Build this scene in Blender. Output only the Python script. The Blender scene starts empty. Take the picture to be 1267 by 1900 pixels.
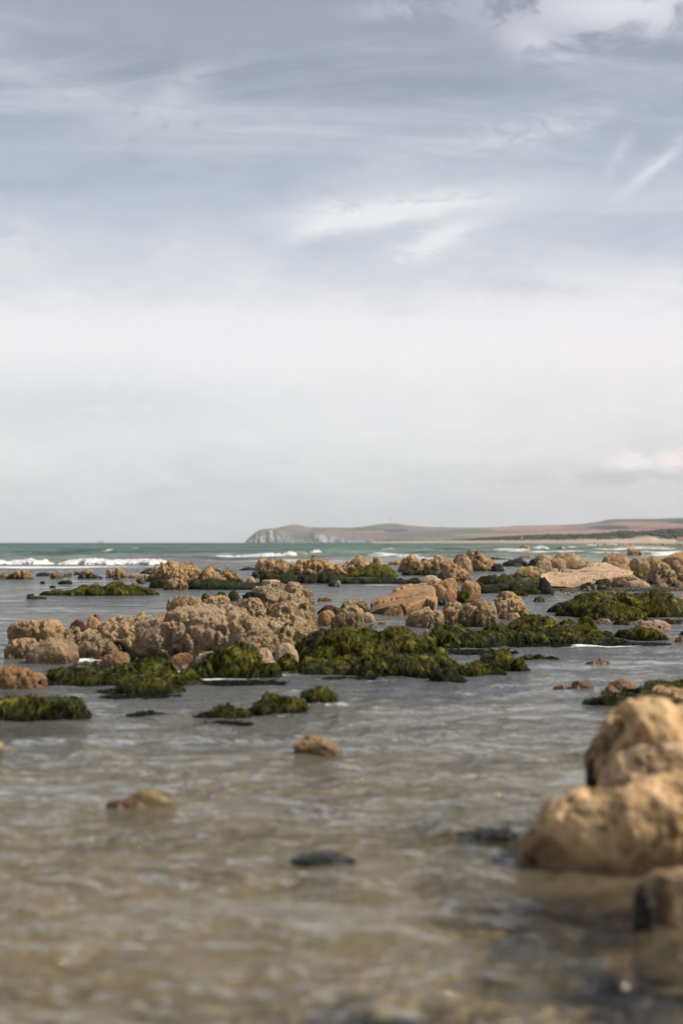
import bpy, math, random
import numpy as np

# ------------------------------------------------------------------ camera, sky, sun, exposure
SC = bpy.context.scene
COL = SC.collection
H_CAM = 1.0
F = 2639.0
PITCH = math.atan(57.0 / F)
SEA_END = 29000.0

cam = bpy.data.cameras.new('camera')
cam.sensor_fit = 'VERTICAL'
cam.sensor_height = 36.0
cam.lens = 50.0
cam.clip_start = 0.05
cam.clip_end = 90000.0
cam.dof.use_dof = True
cam.dof.focus_distance = 19.0
cam.dof.aperture_fstop = 1.65
co = bpy.data.objects.new('camera', cam)
COL.objects.link(co)
co.location = (0, 0, H_CAM)
co.rotation_euler = (math.pi / 2 + PITCH, 0, 0)
SC.camera = co

SUN_DIR = np.array([0.84, -0.10, 0.84]); SUN_DIR /= np.linalg.norm(SUN_DIR)
SUN_EL = math.asin(SUN_DIR[2])
SUN_AZ = math.atan2(SUN_DIR[0], SUN_DIR[1])          # clockwise from +Y

SC.view_settings.view_transform = 'Standard'
SC.view_settings.look = 'None'
SC.view_settings.gamma = 1.0
SC.view_settings.exposure = 0.0
SC.view_settings.use_curve_mapping = False
SC.render.engine = 'CYCLES'
SC.cycles.use_denoising = True
SC.cycles.max_bounces = 8
SC.cycles.diffuse_bounces = 3
SC.cycles.glossy_bounces = 3
SC.cycles.transparent_max_bounces = 12
SC.cycles.volume_bounces = 1
SC.cycles.sample_clamp_indirect = 4.0


class NT:
    """small helper for node trees"""
    def __init__(self, nt):
        self.nt = nt
        nt.nodes.clear()

    def n(self, t, **kw):
        nd = self.nt.nodes.new(t)
        for k, v in kw.items():
            setattr(nd, k, v)
        return nd

    def link(self, a, b):
        self.nt.links.new(a, b)

    def put(self, sock, v):
        if isinstance(v, bpy.types.NodeSocket):
            self.nt.links.new(v, sock)
        elif v is not None:
            if hasattr(sock.default_value, '__len__') and isinstance(v, (tuple, list)) and len(v) == 3 and len(sock.default_value) == 4:
                v = (*v, 1.0)
            sock.default_value = v

    def math(self, op, a, b=None, c=None, clamp=False):
        nd = self.n('ShaderNodeMath', operation=op, use_clamp=clamp)
        self.put(nd.inputs[0], a)
        if b is not None: self.put(nd.inputs[1], b)
        if c is not None: self.put(nd.inputs[2], c)
        return nd.outputs[0]

    def mix(self, f, a, b, typ='MIX'):
        nd = self.n('ShaderNodeMix', data_type='RGBA', blend_type=typ)
        self.put(nd.inputs['Factor'], f)
        self.put(nd.inputs[6], a)
        self.put(nd.inputs[7], b)
        return nd.outputs[2]

    def ramp(self, f, stops, interp='LINEAR'):
        nd = self.n('ShaderNodeValToRGB')
        cr = nd.color_ramp
        cr.interpolation = interp
        while len(cr.elements) > 1:
            cr.elements.remove(cr.elements[-1])
        for i, (p, c) in enumerate(stops):
            if not hasattr(c, '__len__'): c = (c, c, c)
            e = cr.elements[0] if i == 0 else cr.elements.new(p)
            e.position = p
            e.color = (*c, 1.0)
        self.put(nd.inputs[0], f)
        return nd.outputs[0]

    def noise(self, vec, scale, detail=4, rough=0.55, dist=0.0, out=0):
        nd = self.n('ShaderNodeTexNoise')
        self.put(nd.inputs['Vector'], vec)
        self.put(nd.inputs['Scale'], scale)
        nd.inputs['Detail'].default_value = detail
        nd.inputs['Roughness'].default_value = rough
        nd.inputs['Distortion'].default_value = dist
        return nd.outputs[out]

    def vor(self, vec, scale, feature='F1', out=0, rand=1.0):
        nd = self.n('ShaderNodeTexVoronoi', feature=feature)
        self.put(nd.inputs['Vector'], vec)
        nd.inputs['Scale'].default_value = scale
        nd.inputs['Randomness'].default_value = rand
        return nd.outputs[out]

    def mapr(self, v, a, b, c=0.0, d=1.0, smooth=False):
        nd = self.n('ShaderNodeMapRange', interpolation_type='SMOOTHSTEP' if smooth else 'LINEAR')
        self.put(nd.inputs[0], v)
        for i, x in enumerate((a, b, c, d)):
            self.put(nd.inputs[1 + i], x)
        return nd.outputs[0]

    def scale(self, vec, s):
        nd = self.n('ShaderNodeVectorMath', operation='MULTIPLY')
        self.put(nd.inputs[0], vec)
        nd.inputs[1].default_value = s
        return nd.outputs[0]

    def comb(self, x, y, z):
        nd = self.n('ShaderNodeCombineXYZ')
        for i, v in enumerate((x, y, z)):
            self.put(nd.inputs[i], v)
        return nd.outputs[0]


def build_world():
    w = bpy.data.worlds.new('World')
    SC.world = w
    w.use_nodes = True
    t = NT(w.node_tree)
    sky = t.n('ShaderNodeTexSky', sky_type='NISHITA')
    sky.sun_disc = False
    sky.sun_elevation = SUN_EL
    sky.sun_rotation = SUN_AZ
    sky.air_density = 1.0
    sky.dust_density = 1.5
    tc = t.n('ShaderNodeTexCoord').outputs['Generated']
    sp = t.n('ShaderNodeSeparateXYZ'); t.link(tc, sp.inputs[0])
    X, Y, Z = sp.outputs
    el = t.math('ARCSINE', Z)
    az = t.math('ARCTAN2', X, Y)
    # coordinates on a cloud layer far overhead: streaks get long and thin towards the horizon
    zz = t.math('ADD', t.math('MAXIMUM', Z, 0.0), 0.10)
    px = t.math('DIVIDE', X, zz); py = t.math('DIVIDE', Y, zz)
    lay = t.comb(px, py, 0.0)
    n1 = t.noise(t.scale(lay, (0.55, 0.9, 1)), 1.1, 6, 0.58, 0.4)
    n2 = t.noise(t.scale(lay, (0.8, 2.2, 1)), 1.3, 7, 0.62, 0.9)
    sph = t.comb(az, el, 0.0)
    n3 = t.noise(t.scale(sph, (2.2, 7.0, 1)), 2.2, 8, 0.6, 0.55)
    n4 = t.noise(t.scale(sph, (6.0, 11.0, 1)), 3.2, 8, 0.62, 0.5)
    # elevation warped by noise so that band edges are ragged
    elw = t.math('ADD', el, t.math('MULTIPLY', t.math('SUBTRACT', n3, 0.5), 0.11))
    elw = t.math('ADD', elw, t.math('MULTIPLY', t.math('SUBTRACT', n4, 0.5), 0.05))
    e01 = t.math('DIVIDE', elw, 1.5708)
    d = lambda deg: deg / 90.0
    base = t.ramp(e01, [
        (0.0, (.58, .615, .63)), (d(1.2), (.64, .66, .68)), (d(3.0), (.76, .775, .785)), (d(5.0), (.86, .865, .875)),
        (d(7.5), (.93, .92, .93)), (d(9.0), (.91, .905, .925)), (d(10.8), (.72, .735, .785)),
        (d(12.5), (.55, .60, .69)), (d(15.0), (.43, .48, .58)), (d(18.0), (.33, .365, .46)), (d(21.5), (.265, .285, .375)),
        (d(28), (.20, .22, .31)), (d(50), (.15, .18, .28)), (1.0, (.13, .17, .28))])
    # soft cloud modulation
    m = t.mapr(n1, 0.36, 0.66, 0.0, 1.0, True)
    up = t.mapr(el, 0.14, 0.26, 0.0, 1.0, True)
    lite = t.math('MULTIPLY', m, t.math('MULTIPLY', up, 0.36))
    c = t.mix(lite, base, (.66, .68, .74))
    m2 = t.mapr(n2, 0.46, 0.72, 0.0, 1.0, True)
    c = t.mix(t.math('MULTIPLY', m2, t.math('MULTIPLY', up, 0.48)), c, (.78, .80, .84))
    # darker smudges
    m3 = t.mapr(n3, 0.50, 0.30, 0.0, 1.0, True)
    c = t.mix(t.math('MULTIPLY', m3, t.math('MULTIPLY', up, 0.32)), c, (.33, .36, .45))

    def lobe(pxx, pyy, sx, sy, rot, amp, col, nz, lo, hi):
        nonlocal c
        a0 = math.atan((pxx - 633.5) / F); e0 = math.atan((1007 - pyy) / F)
        da = t.math('SUBTRACT', az, a0); de = t.math('SUBTRACT', el, e0)
        de = t.math('ADD', de, t.math('MULTIPLY', t.math('SUBTRACT', n4, 0.5), 0.02))
        cr, sr = math.cos(math.radians(rot)), math.sin(math.radians(rot))
        u = t.math('ADD', t.math('MULTIPLY', da, cr), t.math('MULTIPLY', de, sr))
        v = t.math('SUBTRACT', t.math('MULTIPLY', de, cr), t.math('MULTIPLY', da, sr))
        u = t.math('DIVIDE', u, sx / F); v = t.math('DIVIDE', v, sy / F)
        r = t.math('ADD', t.math('MULTIPLY', u, u), t.math('MULTIPLY', v, v))
        g = t.math('POWER', 2.718, t.math('MULTIPLY', r, -1.0))
        k = t.mapr(nz, lo, hi, 0.0, 1.0, True)
        c = t.mix(t.math('MULTIPLY', g, t.math('MULTIPLY', k, amp), clamp=True), c, col)
    W = (.90, .905, .925); LG = (.66, .68, .72)
    ws = t.noise(t.scale(sph, (9.0, 24.0, 1)), 2.6, 8, 0.66, 1.4)
    # band of bright wisp, lower wisp, right wisp, top right puffs, left wisps, low puffs over the hills
    lobe(745, 386, 200, 26, 5, 1.3, W, ws, .22, .50)
    lobe(610, 412, 80, 14, 20, 1.0, W, ws, .22, .45)
    lobe(815, 446, 95, 24, 20, 1.0, W, ws, .30, .52)
    lobe(1000, 400, 200, 40, 0, 0.5, LG, ws, .3, .6)
    lobe(980, 252, 150, 24, 10, 0.75, (.72, .735, .78), ws, .36, .6)
    lobe(690, 320, 130, 28, 20, 0.5, LG, ws, .3, .6)
    lobe(1215, 325, 70, 14, 38, 0.95, (.76, .78, .83), ws, .3, .55)
    lobe(1150, 300, 50, 12, 60, 0.5, (.7, .72, .77), ws, .3, .55)
    lobe(1170, 20, 240, 52, -4, 1.0, (.80, .80, .85), n4, .38, .54)
    lobe(1000, 80, 80, 34, -20, 0.8, (.74, .74, .80), n4, .38, .56)
    lobe(760, 8, 110, 20, 0, 0.6, (.66, .67, .72), n4, .36, .55)
    lobe(110, 172, 190, 26, -8, 0.55, LG, ws, .3, .55)
    lobe(330, 165, 70, 32, 35, 0.65, LG, ws, .3, .55)
    lobe(270, 235, 120, 30, 10, 0.45, LG, ws, .3, .55)
    lobe(480, 250, 300, 50, 5, 0.35, LG, ws, .3, .6)
    lobe(30, 475, 80, 60, 0, 0.8, (.80, .80, .82), n4, .34, .56)
    lobe(190, 470, 120, 50, -15, 0.55, (.78, .79, .81), n4, .36, .56)
    lobe(320, 480, 70, 55, 30, 0.65, (.78, .79, .81), n4, .36, .56)
    lobe(120, 755, 420, 55, 0, 0.45, (.60, .65, .69), ws, .2, .5)
    lobe(60, 905, 90, 10, 0, 0.35, (.68, .69, .71), ws, .3, .5)
    lobe(1180, 888, 170, 17, 0, .8, (.53, .54, .58), n4, .36, .5)
    lobe(950, 890, 30, 10, 0, 0.55, (.60, .61, .64), n4, .3, .5)
    lobe(1180, 855, 46, 15, 0, 1.3, (.93, .89, .88), n4, .38, .50)
    lobe(1262, 853, 38, 13, 10, 1.3, (1.0, .90, .87), n4, .34, .48)
    # warm haze on the right half of the low sky
    side = t.mapr(az, -0.05, 0.25, 0.0, 1.0, True)
    low = t.mapr(el, 0.20, 0.12, 0.0, 1.0, True)
    c = t.mix(t.math('MULTIPLY', t.math('MULTIPLY', side, low), 0.6), c, t.mix(1.0, c, (1.045, .985, .985), 'MULTIPLY'))
    # clear sky shows a little between the clouds
    cl = t.scale(c, (10.0, 10.0, 10.0))          # the Background works at 0.1
    fin = t.mix(t.mapr(el, 0.0, 0.9, 0.95, 0.80), sky.outputs[0], cl)
    bg = t.n('ShaderNodeBackground')
    t.link(fin, bg.inputs[0])
    bg.inputs[1].default_value = 0.1
    out = t.n('ShaderNodeOutputWorld')
    t.link(bg.outputs[0], out.inputs[0])


build_world()
sl = bpy.data.lights.new('sun', 'SUN')
sl.energy = 5.0
sl.angle = math.radians(0.6)
sl.color = (1.0, 0.92, 0.78)
so = bpy.data.objects.new('sun', sl)
COL.objects.link(so)
so.location = (40, -10, 50)
import mathutils
so.rotation_euler = mathutils.Vector(SUN_DIR.tolist()).to_track_quat('Z', 'Y').to_euler()


# ------------------------------------------------------------------ where things stand
SP, CP = math.sin(PITCH), math.cos(PITCH)

def ray(px, py):
    u = (px - 633.5) / F; v = (950.0 - py) / F
    return u, CP - v * SP, SP + v * CP

def at_z(px, py, z=0.0):
    x, y, dz = ray(px, py)
    t = (z - H_CAM) / dz
    return x * t, y * t

def at_y(px, py, Y):
    x, y, dz = ray(px, py)
    t = Y / y
    return x * t, H_CAM + dz * t

def row_y(py):
    return at_z(633.5, py)[1]


# ------------------------------------------------------------------ numpy noise
def _hash(ix, iy, iz, s):
    h = (ix.astype(np.int64) * 374761393 + iy.astype(np.int64) * 668265263 + iz.astype(np.int64) * 2147483647 + s * 1274126177) & 0xFFFFFFFF
    h = ((h ^ (h >> 13)) * 1274126177) & 0xFFFFFFFF
    h = h ^ (h >> 16)
    h = (h * 2246822519) & 0xFFFFFFFF
    h = h ^ (h >> 15)
    return (h & 0xFFFFFF) / float(0xFFFFFF)

def vnoise(P, s=0):
    i = np.floor(P).astype(np.int64); f = P - i
    f = f * f * f * (f * (f * 6 - 15) + 10)
    r = 0
    for dx in (0, 1):
        wx = f[:, 0] if dx else 1 - f[:, 0]
        for dy in (0, 1):
            wy = f[:, 1] if dy else 1 - f[:, 1]
            for dz in (0, 1):
                wz = f[:, 2] if dz else 1 - f[:, 2]
                r = r + wx * wy * wz * _hash(i[:, 0] + dx, i[:, 1] + dy, i[:, 2] + dz, s)
    return r * 2 - 1

ROT = np.array([[0.36, 0.48, -0.8], [-0.8, 0.60, 0.0], [0.48, 0.64, 0.60]])

def fbm(P, octaves=4, s=0, gain=0.5):
    r = 0; a = 1.0; tot = 0
    Q = P @ ROT
    for o in range(octaves):
        r = r + a * vnoise(Q, s + o * 17); tot += a
        a *= gain
        Q = (Q * 2.03 + 5.3) @ ROT
    return r / tot

def worley(P, s=0, flat=False):
    """returns F1, F2-F1, plane offset of the nearest cell"""
    i = np.floor(P).astype(np.int64)
    b1 = np.full(len(P), 9.0); b2 = np.full(len(P), 9.0); off = np.zeros(len(P))
    for dx in (-1, 0, 1):
        for dy in (-1, 0, 1):
            for dz in (-1, 0, 1):
                cx, cy, cz = i[:, 0] + dx, i[:, 1] + dy, i[:, 2] + dz
                fx = cx + _hash(cx, cy, cz, s + 1); fy = cy + _hash(cx, cy, cz, s + 2); fz = cz + _hash(cx, cy, cz, s + 3)
                vx, vy, vz = P[:, 0] - fx, P[:, 1] - fy, P[:, 2] - fz
                dd = np.sqrt(vx * vx + vy * vy + vz * vz)
                nx = _hash(cx, cy, cz, s + 4) - .5; ny = _hash(cx, cy, cz, s + 5) - .5; nz = _hash(cx, cy, cz, s + 6) - .5
                o = (vx * nx + vy * ny + vz * nz) * 1.6 + (_hash(cx, cy, cz, s + 7) - .5) * .5
                m = dd < b1
                b2 = np.where(m, b1, np.minimum(b2, dd))
                off = np.where(m, o, off)
                b1 = np.where(m, dd, b1)
    return b1, b2 - b1, off


def grid_mesh(name, V, nu, nv, mat, label=None, cat=None, group=None, kind=None, origin=None, smooth=True, wrap=False):
    """V: (nu*nv,3), u fastest"""
    V = np.asarray(V, dtype=np.float64)
    if origin is None:
        origin = np.array([V[:, 0].mean(), V[:, 1].mean(), 0.0])
    origin = np.array(origin, dtype=np.float64)
    me = bpy.data.meshes.new(name)
    me.vertices.add(len(V))
    me.vertices.foreach_set('co', (V - origin).astype(np.float32).ravel())
    a = np.arange(nu - 1)[None, :] + nu * np.arange(nv - 1)[:, None]
    q = np.stack([a, a + 1, a + 1 + nu, a + nu], -1).reshape(-1, 4)
    me.loops.add(q.size)
    me.loops.foreach_set('vertex_index', q.astype(np.int32).ravel())
    me.polygons.add(len(q))
    me.polygons.foreach_set('loop_start', (np.arange(len(q)) * 4).astype(np.int32))
    me.polygons.foreach_set('loop_total', np.full(len(q), 4, np.int32))
    me.polygons.foreach_set('use_smooth', np.full(len(q), smooth))
    me.update(calc_edges=True)
    me.materials.append(mat)
    o = bpy.data.objects.new(name, me)
    o.location = origin.tolist()
    COL.objects.link(o)
    tag(o, label, cat, group, kind)
    return o

def tag(o, label=None, cat=None, group=None, kind=None):
    if label: o['label'] = label
    if cat: o['category'] = cat
    if group: o['group'] = group
    if kind: o['kind'] = kind

def smooth01(a):
    a = np.clip(a, 0, 1); return a * a * (3 - 2 * a)

def add_attr(o, name, vals):
    me = o.data
    if vals.ndim == 1:
        at = me.attributes.new(name, 'FLOAT', 'POINT')
        at.data.foreach_set('value', vals.astype(np.float32))
    else:
        at = me.attributes.new(name, 'FLOAT_COLOR', 'POINT')
        c = np.ones((len(vals), 4), np.float32); c[:, :3] = vals
        at.data.foreach_set('color', c.ravel())


# ------------------------------------------------------------------ materials
def new_mat(name):
    m = bpy.data.materials.new(name)
    m.use_nodes = True
    return m, NT(m.node_tree)

def finish(t, col, rough, bump_h=None, bump_d=0.01, strength=1.0, spec=0.5):
    b = t.n('ShaderNodeBsdfPrincipled')
    t.put(b.inputs['Base Color'], col)
    t.put(b.inputs['Roughness'], rough)
    t.put(b.inputs['Specular IOR Level'], spec)
    if bump_h is not None:
        bp = t.n('ShaderNodeBump')
        t.put(bp.inputs['Height'], bump_h)
        bp.inputs['Distance'].default_value = bump_d
        t.put(bp.inputs['Strength'], strength)
        t.link(bp.outputs[0], b.inputs['Normal'])
    o = t.n('ShaderNodeOutputMaterial')
    t.link(b.outputs[0], o.inputs[0])
    return b

def rock_material(name, light, mid, dark, cell, pit=0.6, weed=0.0, wet=0.10, bump=0.02, stain=None, big=2.6):
    """weathered rock: crust relief, pits, stains, wet foot near the water line"""
    m, t = new_mat(name)
    g = t.n('ShaderNodeNewGeometry')
    P = g.outputs['Position']
    rnd = t.n('ShaderNodeObjectInfo').outputs['Random']
    sp = t.n('ShaderNodeSeparateXYZ'); t.link(P, sp.inputs[0])
    nb = t.noise(P, big, 5, 0.62)
    nm = t.noise(P, cell * 0.7, 6, 0.65)
    nf = t.noise(P, cell * 4.0, 4, 0.7)
    v = t.vor(P, cell)
    v2 = t.vor(P, cell * 2.7)
    f = t.math('ADD', t.math('MULTIPLY', nb, 0.55), t.math('MULTIPLY', nm, 0.45))
    col = t.ramp(f, [(0.40, dark), (0.485, mid), (0.585, light)])
    if stain:
        ns = t.noise(P, 3.7, 4, 0.6, 0.6)
        col = t.mix(t.mapr(ns, 0.48, 0.66, 0, 0.75, True), col, stain)
    col = t.mix(t.mapr(nf, 0.35, 0.7, 0.0, 0.35), col, light)
    # dark holes of the crust
    ph = t.mapr(v2, 0.16, 0.34, pit, 0.0, True)
    ph = t.math('MULTIPLY', ph, t.mapr(nm, 0.42, 0.6, 1.0, 0.25))
    col = t.mix(ph, col, tuple(x * 0.22 for x in dark))
    if weed > 0:
        nw = t.noise(P, 5.0, 5, 0.62)
        hz = t.mapr(sp.outputs[2], 0.02, 0.30, 0.20 * weed, -0.22, False)
        wm = t.mapr(t.math('ADD', nw, hz), 0.52, 0.60, 0.0, 1.0, True)
        col = t.mix(wm, col, t.mix(nf, (.018, .030, .006), (.085, .11, .02)))
    # grey-brown growth low on the stone
    gz = t.math('ADD', sp.outputs[2], t.math('MULTIPLY', t.math('SUBTRACT', t.noise(P, 5.0, 5, .65), 0.5), 0.55))
    col = t.mix(t.mapr(gz, 0.30, 0.02, 0.0, 0.62, True), col, t.mix(nm, tuple(x * .8 for x in dark), tuple(a_ * .62 for a_ in mid)))
    # each stone has its own tone
    col = t.mix(1.0, col, t.ramp(rnd, [(0.0, (.86, .87, .90)), (0.35, (1.0, .97, .94)), (0.7, (1.05, .99, .92)), (1.0, (1.12, 1.08, 1.02))]), 'MULTIPLY')
    # wet foot
    wn = t.math('ADD', sp.outputs[2], t.math('MULTIPLY', t.math('SUBTRACT', nm, 0.5), 0.07))
    wetm = t.mapr(wn, wet * 0.3, wet, 1.0, 0.0, True)
    col = t.mix(t.math('MULTIPLY', wetm, 0.62), col, t.mix(1.0, col, (.34, .28, .20), 'MULTIPLY'))
    rough = t.mapr(wetm, 0.0, 1.0, 0.9, 0.35)
    hgt = t.math('ADD', t.math('MULTIPLY', v, 0.55), t.math('MULTIPLY', v2, 0.35))
    hgt = t.math('ADD', hgt, t.math('MULTIPLY', nm, 0.9))
    hgt = t.math('ADD', hgt, t.math('MULTIPLY', nf, 0.25))
    finish(t, col, rough, hgt, bump, 1.0, 0.35)
    return m

def weed_material(name, dark, mid, light, yel):
    m, t = new_mat(name)
    g = t.n('ShaderNodeNewGeometry')
    P = g.outputs['Position']
    rnd = t.n('ShaderNodeObjectInfo').outputs['Random']
    # strands hang down: stretch noise along z and along the flow (towards the viewer)
    ps = t.scale(P, (60.0, 16.0, 16.0))
    warp = t.noise(P, 3.0, 3, 0.5, out=1)
    vm = t.n('ShaderNodeVectorMath', operation='MULTIPLY_ADD')
    t.link(warp, vm.inputs[0]); vm.inputs[1].default_value = (24, 16, 16); t.link(ps, vm.inputs[2])
    st = t.noise(vm.outputs[0], 1.0, 5, 0.62)
    st2 = t.noise(vm.outputs[0], 3.4, 4, 0.6)
    nb = t.noise(P, 3.4, 4, 0.6)
    nm = t.noise(P, 13.0, 4, 0.65)
    f = t.math('ADD', t.math('MULTIPLY', st, 0.5), t.math('ADD', t.math('MULTIPLY', nb, 0.25), t.math('MULTIPLY', nm, 0.25)))
    col = t.ramp(f, [(0.41, dark), (0.50, mid), (0.60, light), (0.68, yel)])
    bl = t.noise(P, 6.5, 5, 0.7)
    col = t.mix(t.mapr(bl, 0.56, 0.68, 0.0, 0.7, True), col, yel)
    col = t.mix(t.mapr(bl, 0.42, 0.34, 0.0, 0.7, True), col, tuple(x * .4 for x in dark))
    col = t.mix(1.0, col, t.ramp(rnd, [(0, (.85, .9, .9)), (1, (1.15, 1.08, 1.0))]), 'MULTIPLY')
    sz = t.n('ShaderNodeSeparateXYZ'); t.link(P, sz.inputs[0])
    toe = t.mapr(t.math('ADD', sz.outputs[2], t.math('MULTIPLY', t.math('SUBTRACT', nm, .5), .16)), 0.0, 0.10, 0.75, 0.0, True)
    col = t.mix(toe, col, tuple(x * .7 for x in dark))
    h = t.math('ADD', t.math('MULTIPLY', st, 0.7), t.math('ADD', t.math('MULTIPLY', st2, 0.3), t.math('MULTIPLY', nm, 0.8)))
    finish(t, col, t.mapr(nb, 0.4, 0.6, 0.38, 0.8), h, 0.026, 1.0, 0.12)
    return m

M = {}
M['crust'] = rock_material('crusted_tan_rock', (.60, .44, .255), (.45, .315, .175), (.17, .115, .062), 30, 0.85, 0.0, bump=0.05)
M['crustweed'] = rock_material('crusted_rock_with_weed', (.61, .46, .30), (.47, .34, .21), (.18, .13, .08), 34, 0.85, 0.9, bump=0.05)
M['far'] = rock_material('far_reef_rock', (.58, .40, .21), (.41, .27, .135), (.12, .078, .04), 7, 0.75, 0.0, wet=0.14, bump=0.16)
M['sand'] = rock_material('smooth_orange_sandstone', (.47, .30, .155), (.40, .225, .105), (.20, .105, .045), 16, 0.45, 0.0, bump=0.025, stain=(.30, .17, .075))
M['brown'] = rock_material('brown_blocky_rock', (.44, .31, .18), (.31, .205, .115), (.13, .085, .05), 12, 0.5, 0.0, bump=0.03)
M['pale'] = rock_material('pale_worn_stone', (.52, .38, .26), (.44, .31, .20), (.22, .15, .095), 16, 0.45, 0.0, bump=0.02)
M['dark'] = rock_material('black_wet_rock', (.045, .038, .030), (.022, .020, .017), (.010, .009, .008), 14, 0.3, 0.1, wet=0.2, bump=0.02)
M['red'] = rock_material('red_brown_wet_rock', (.22, .10, .045), (.13, .055, .028), (.05, .022, .014), 16, 0.4, 0.0, wet=0.12, bump=0.02)
M['near'] = rock_material('near_golden_rock', (.62, .45, .26), (.43, .29, .15), (.085, .055, .028), 5, 0.7, 0.0, wet=0.05, big=5.0, bump=0.03, stain=(.24, .16, .085))
M['yellowstone'] = rock_material('yellow_tan_stone', (.50, .40, .20), (.40, .31, .15), (.16, .13, .06), 10, 0.2, 0.15, bump=0.01)
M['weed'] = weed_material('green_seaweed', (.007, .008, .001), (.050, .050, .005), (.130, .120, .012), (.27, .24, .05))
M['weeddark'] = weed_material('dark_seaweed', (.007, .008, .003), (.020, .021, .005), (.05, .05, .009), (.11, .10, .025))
M['weedyel'] = weed_material('yellow_seaweed', (.03, .035, .006), (.08, .085, .014), (.16, .15, .028), (.26, .22, .06))


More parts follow.
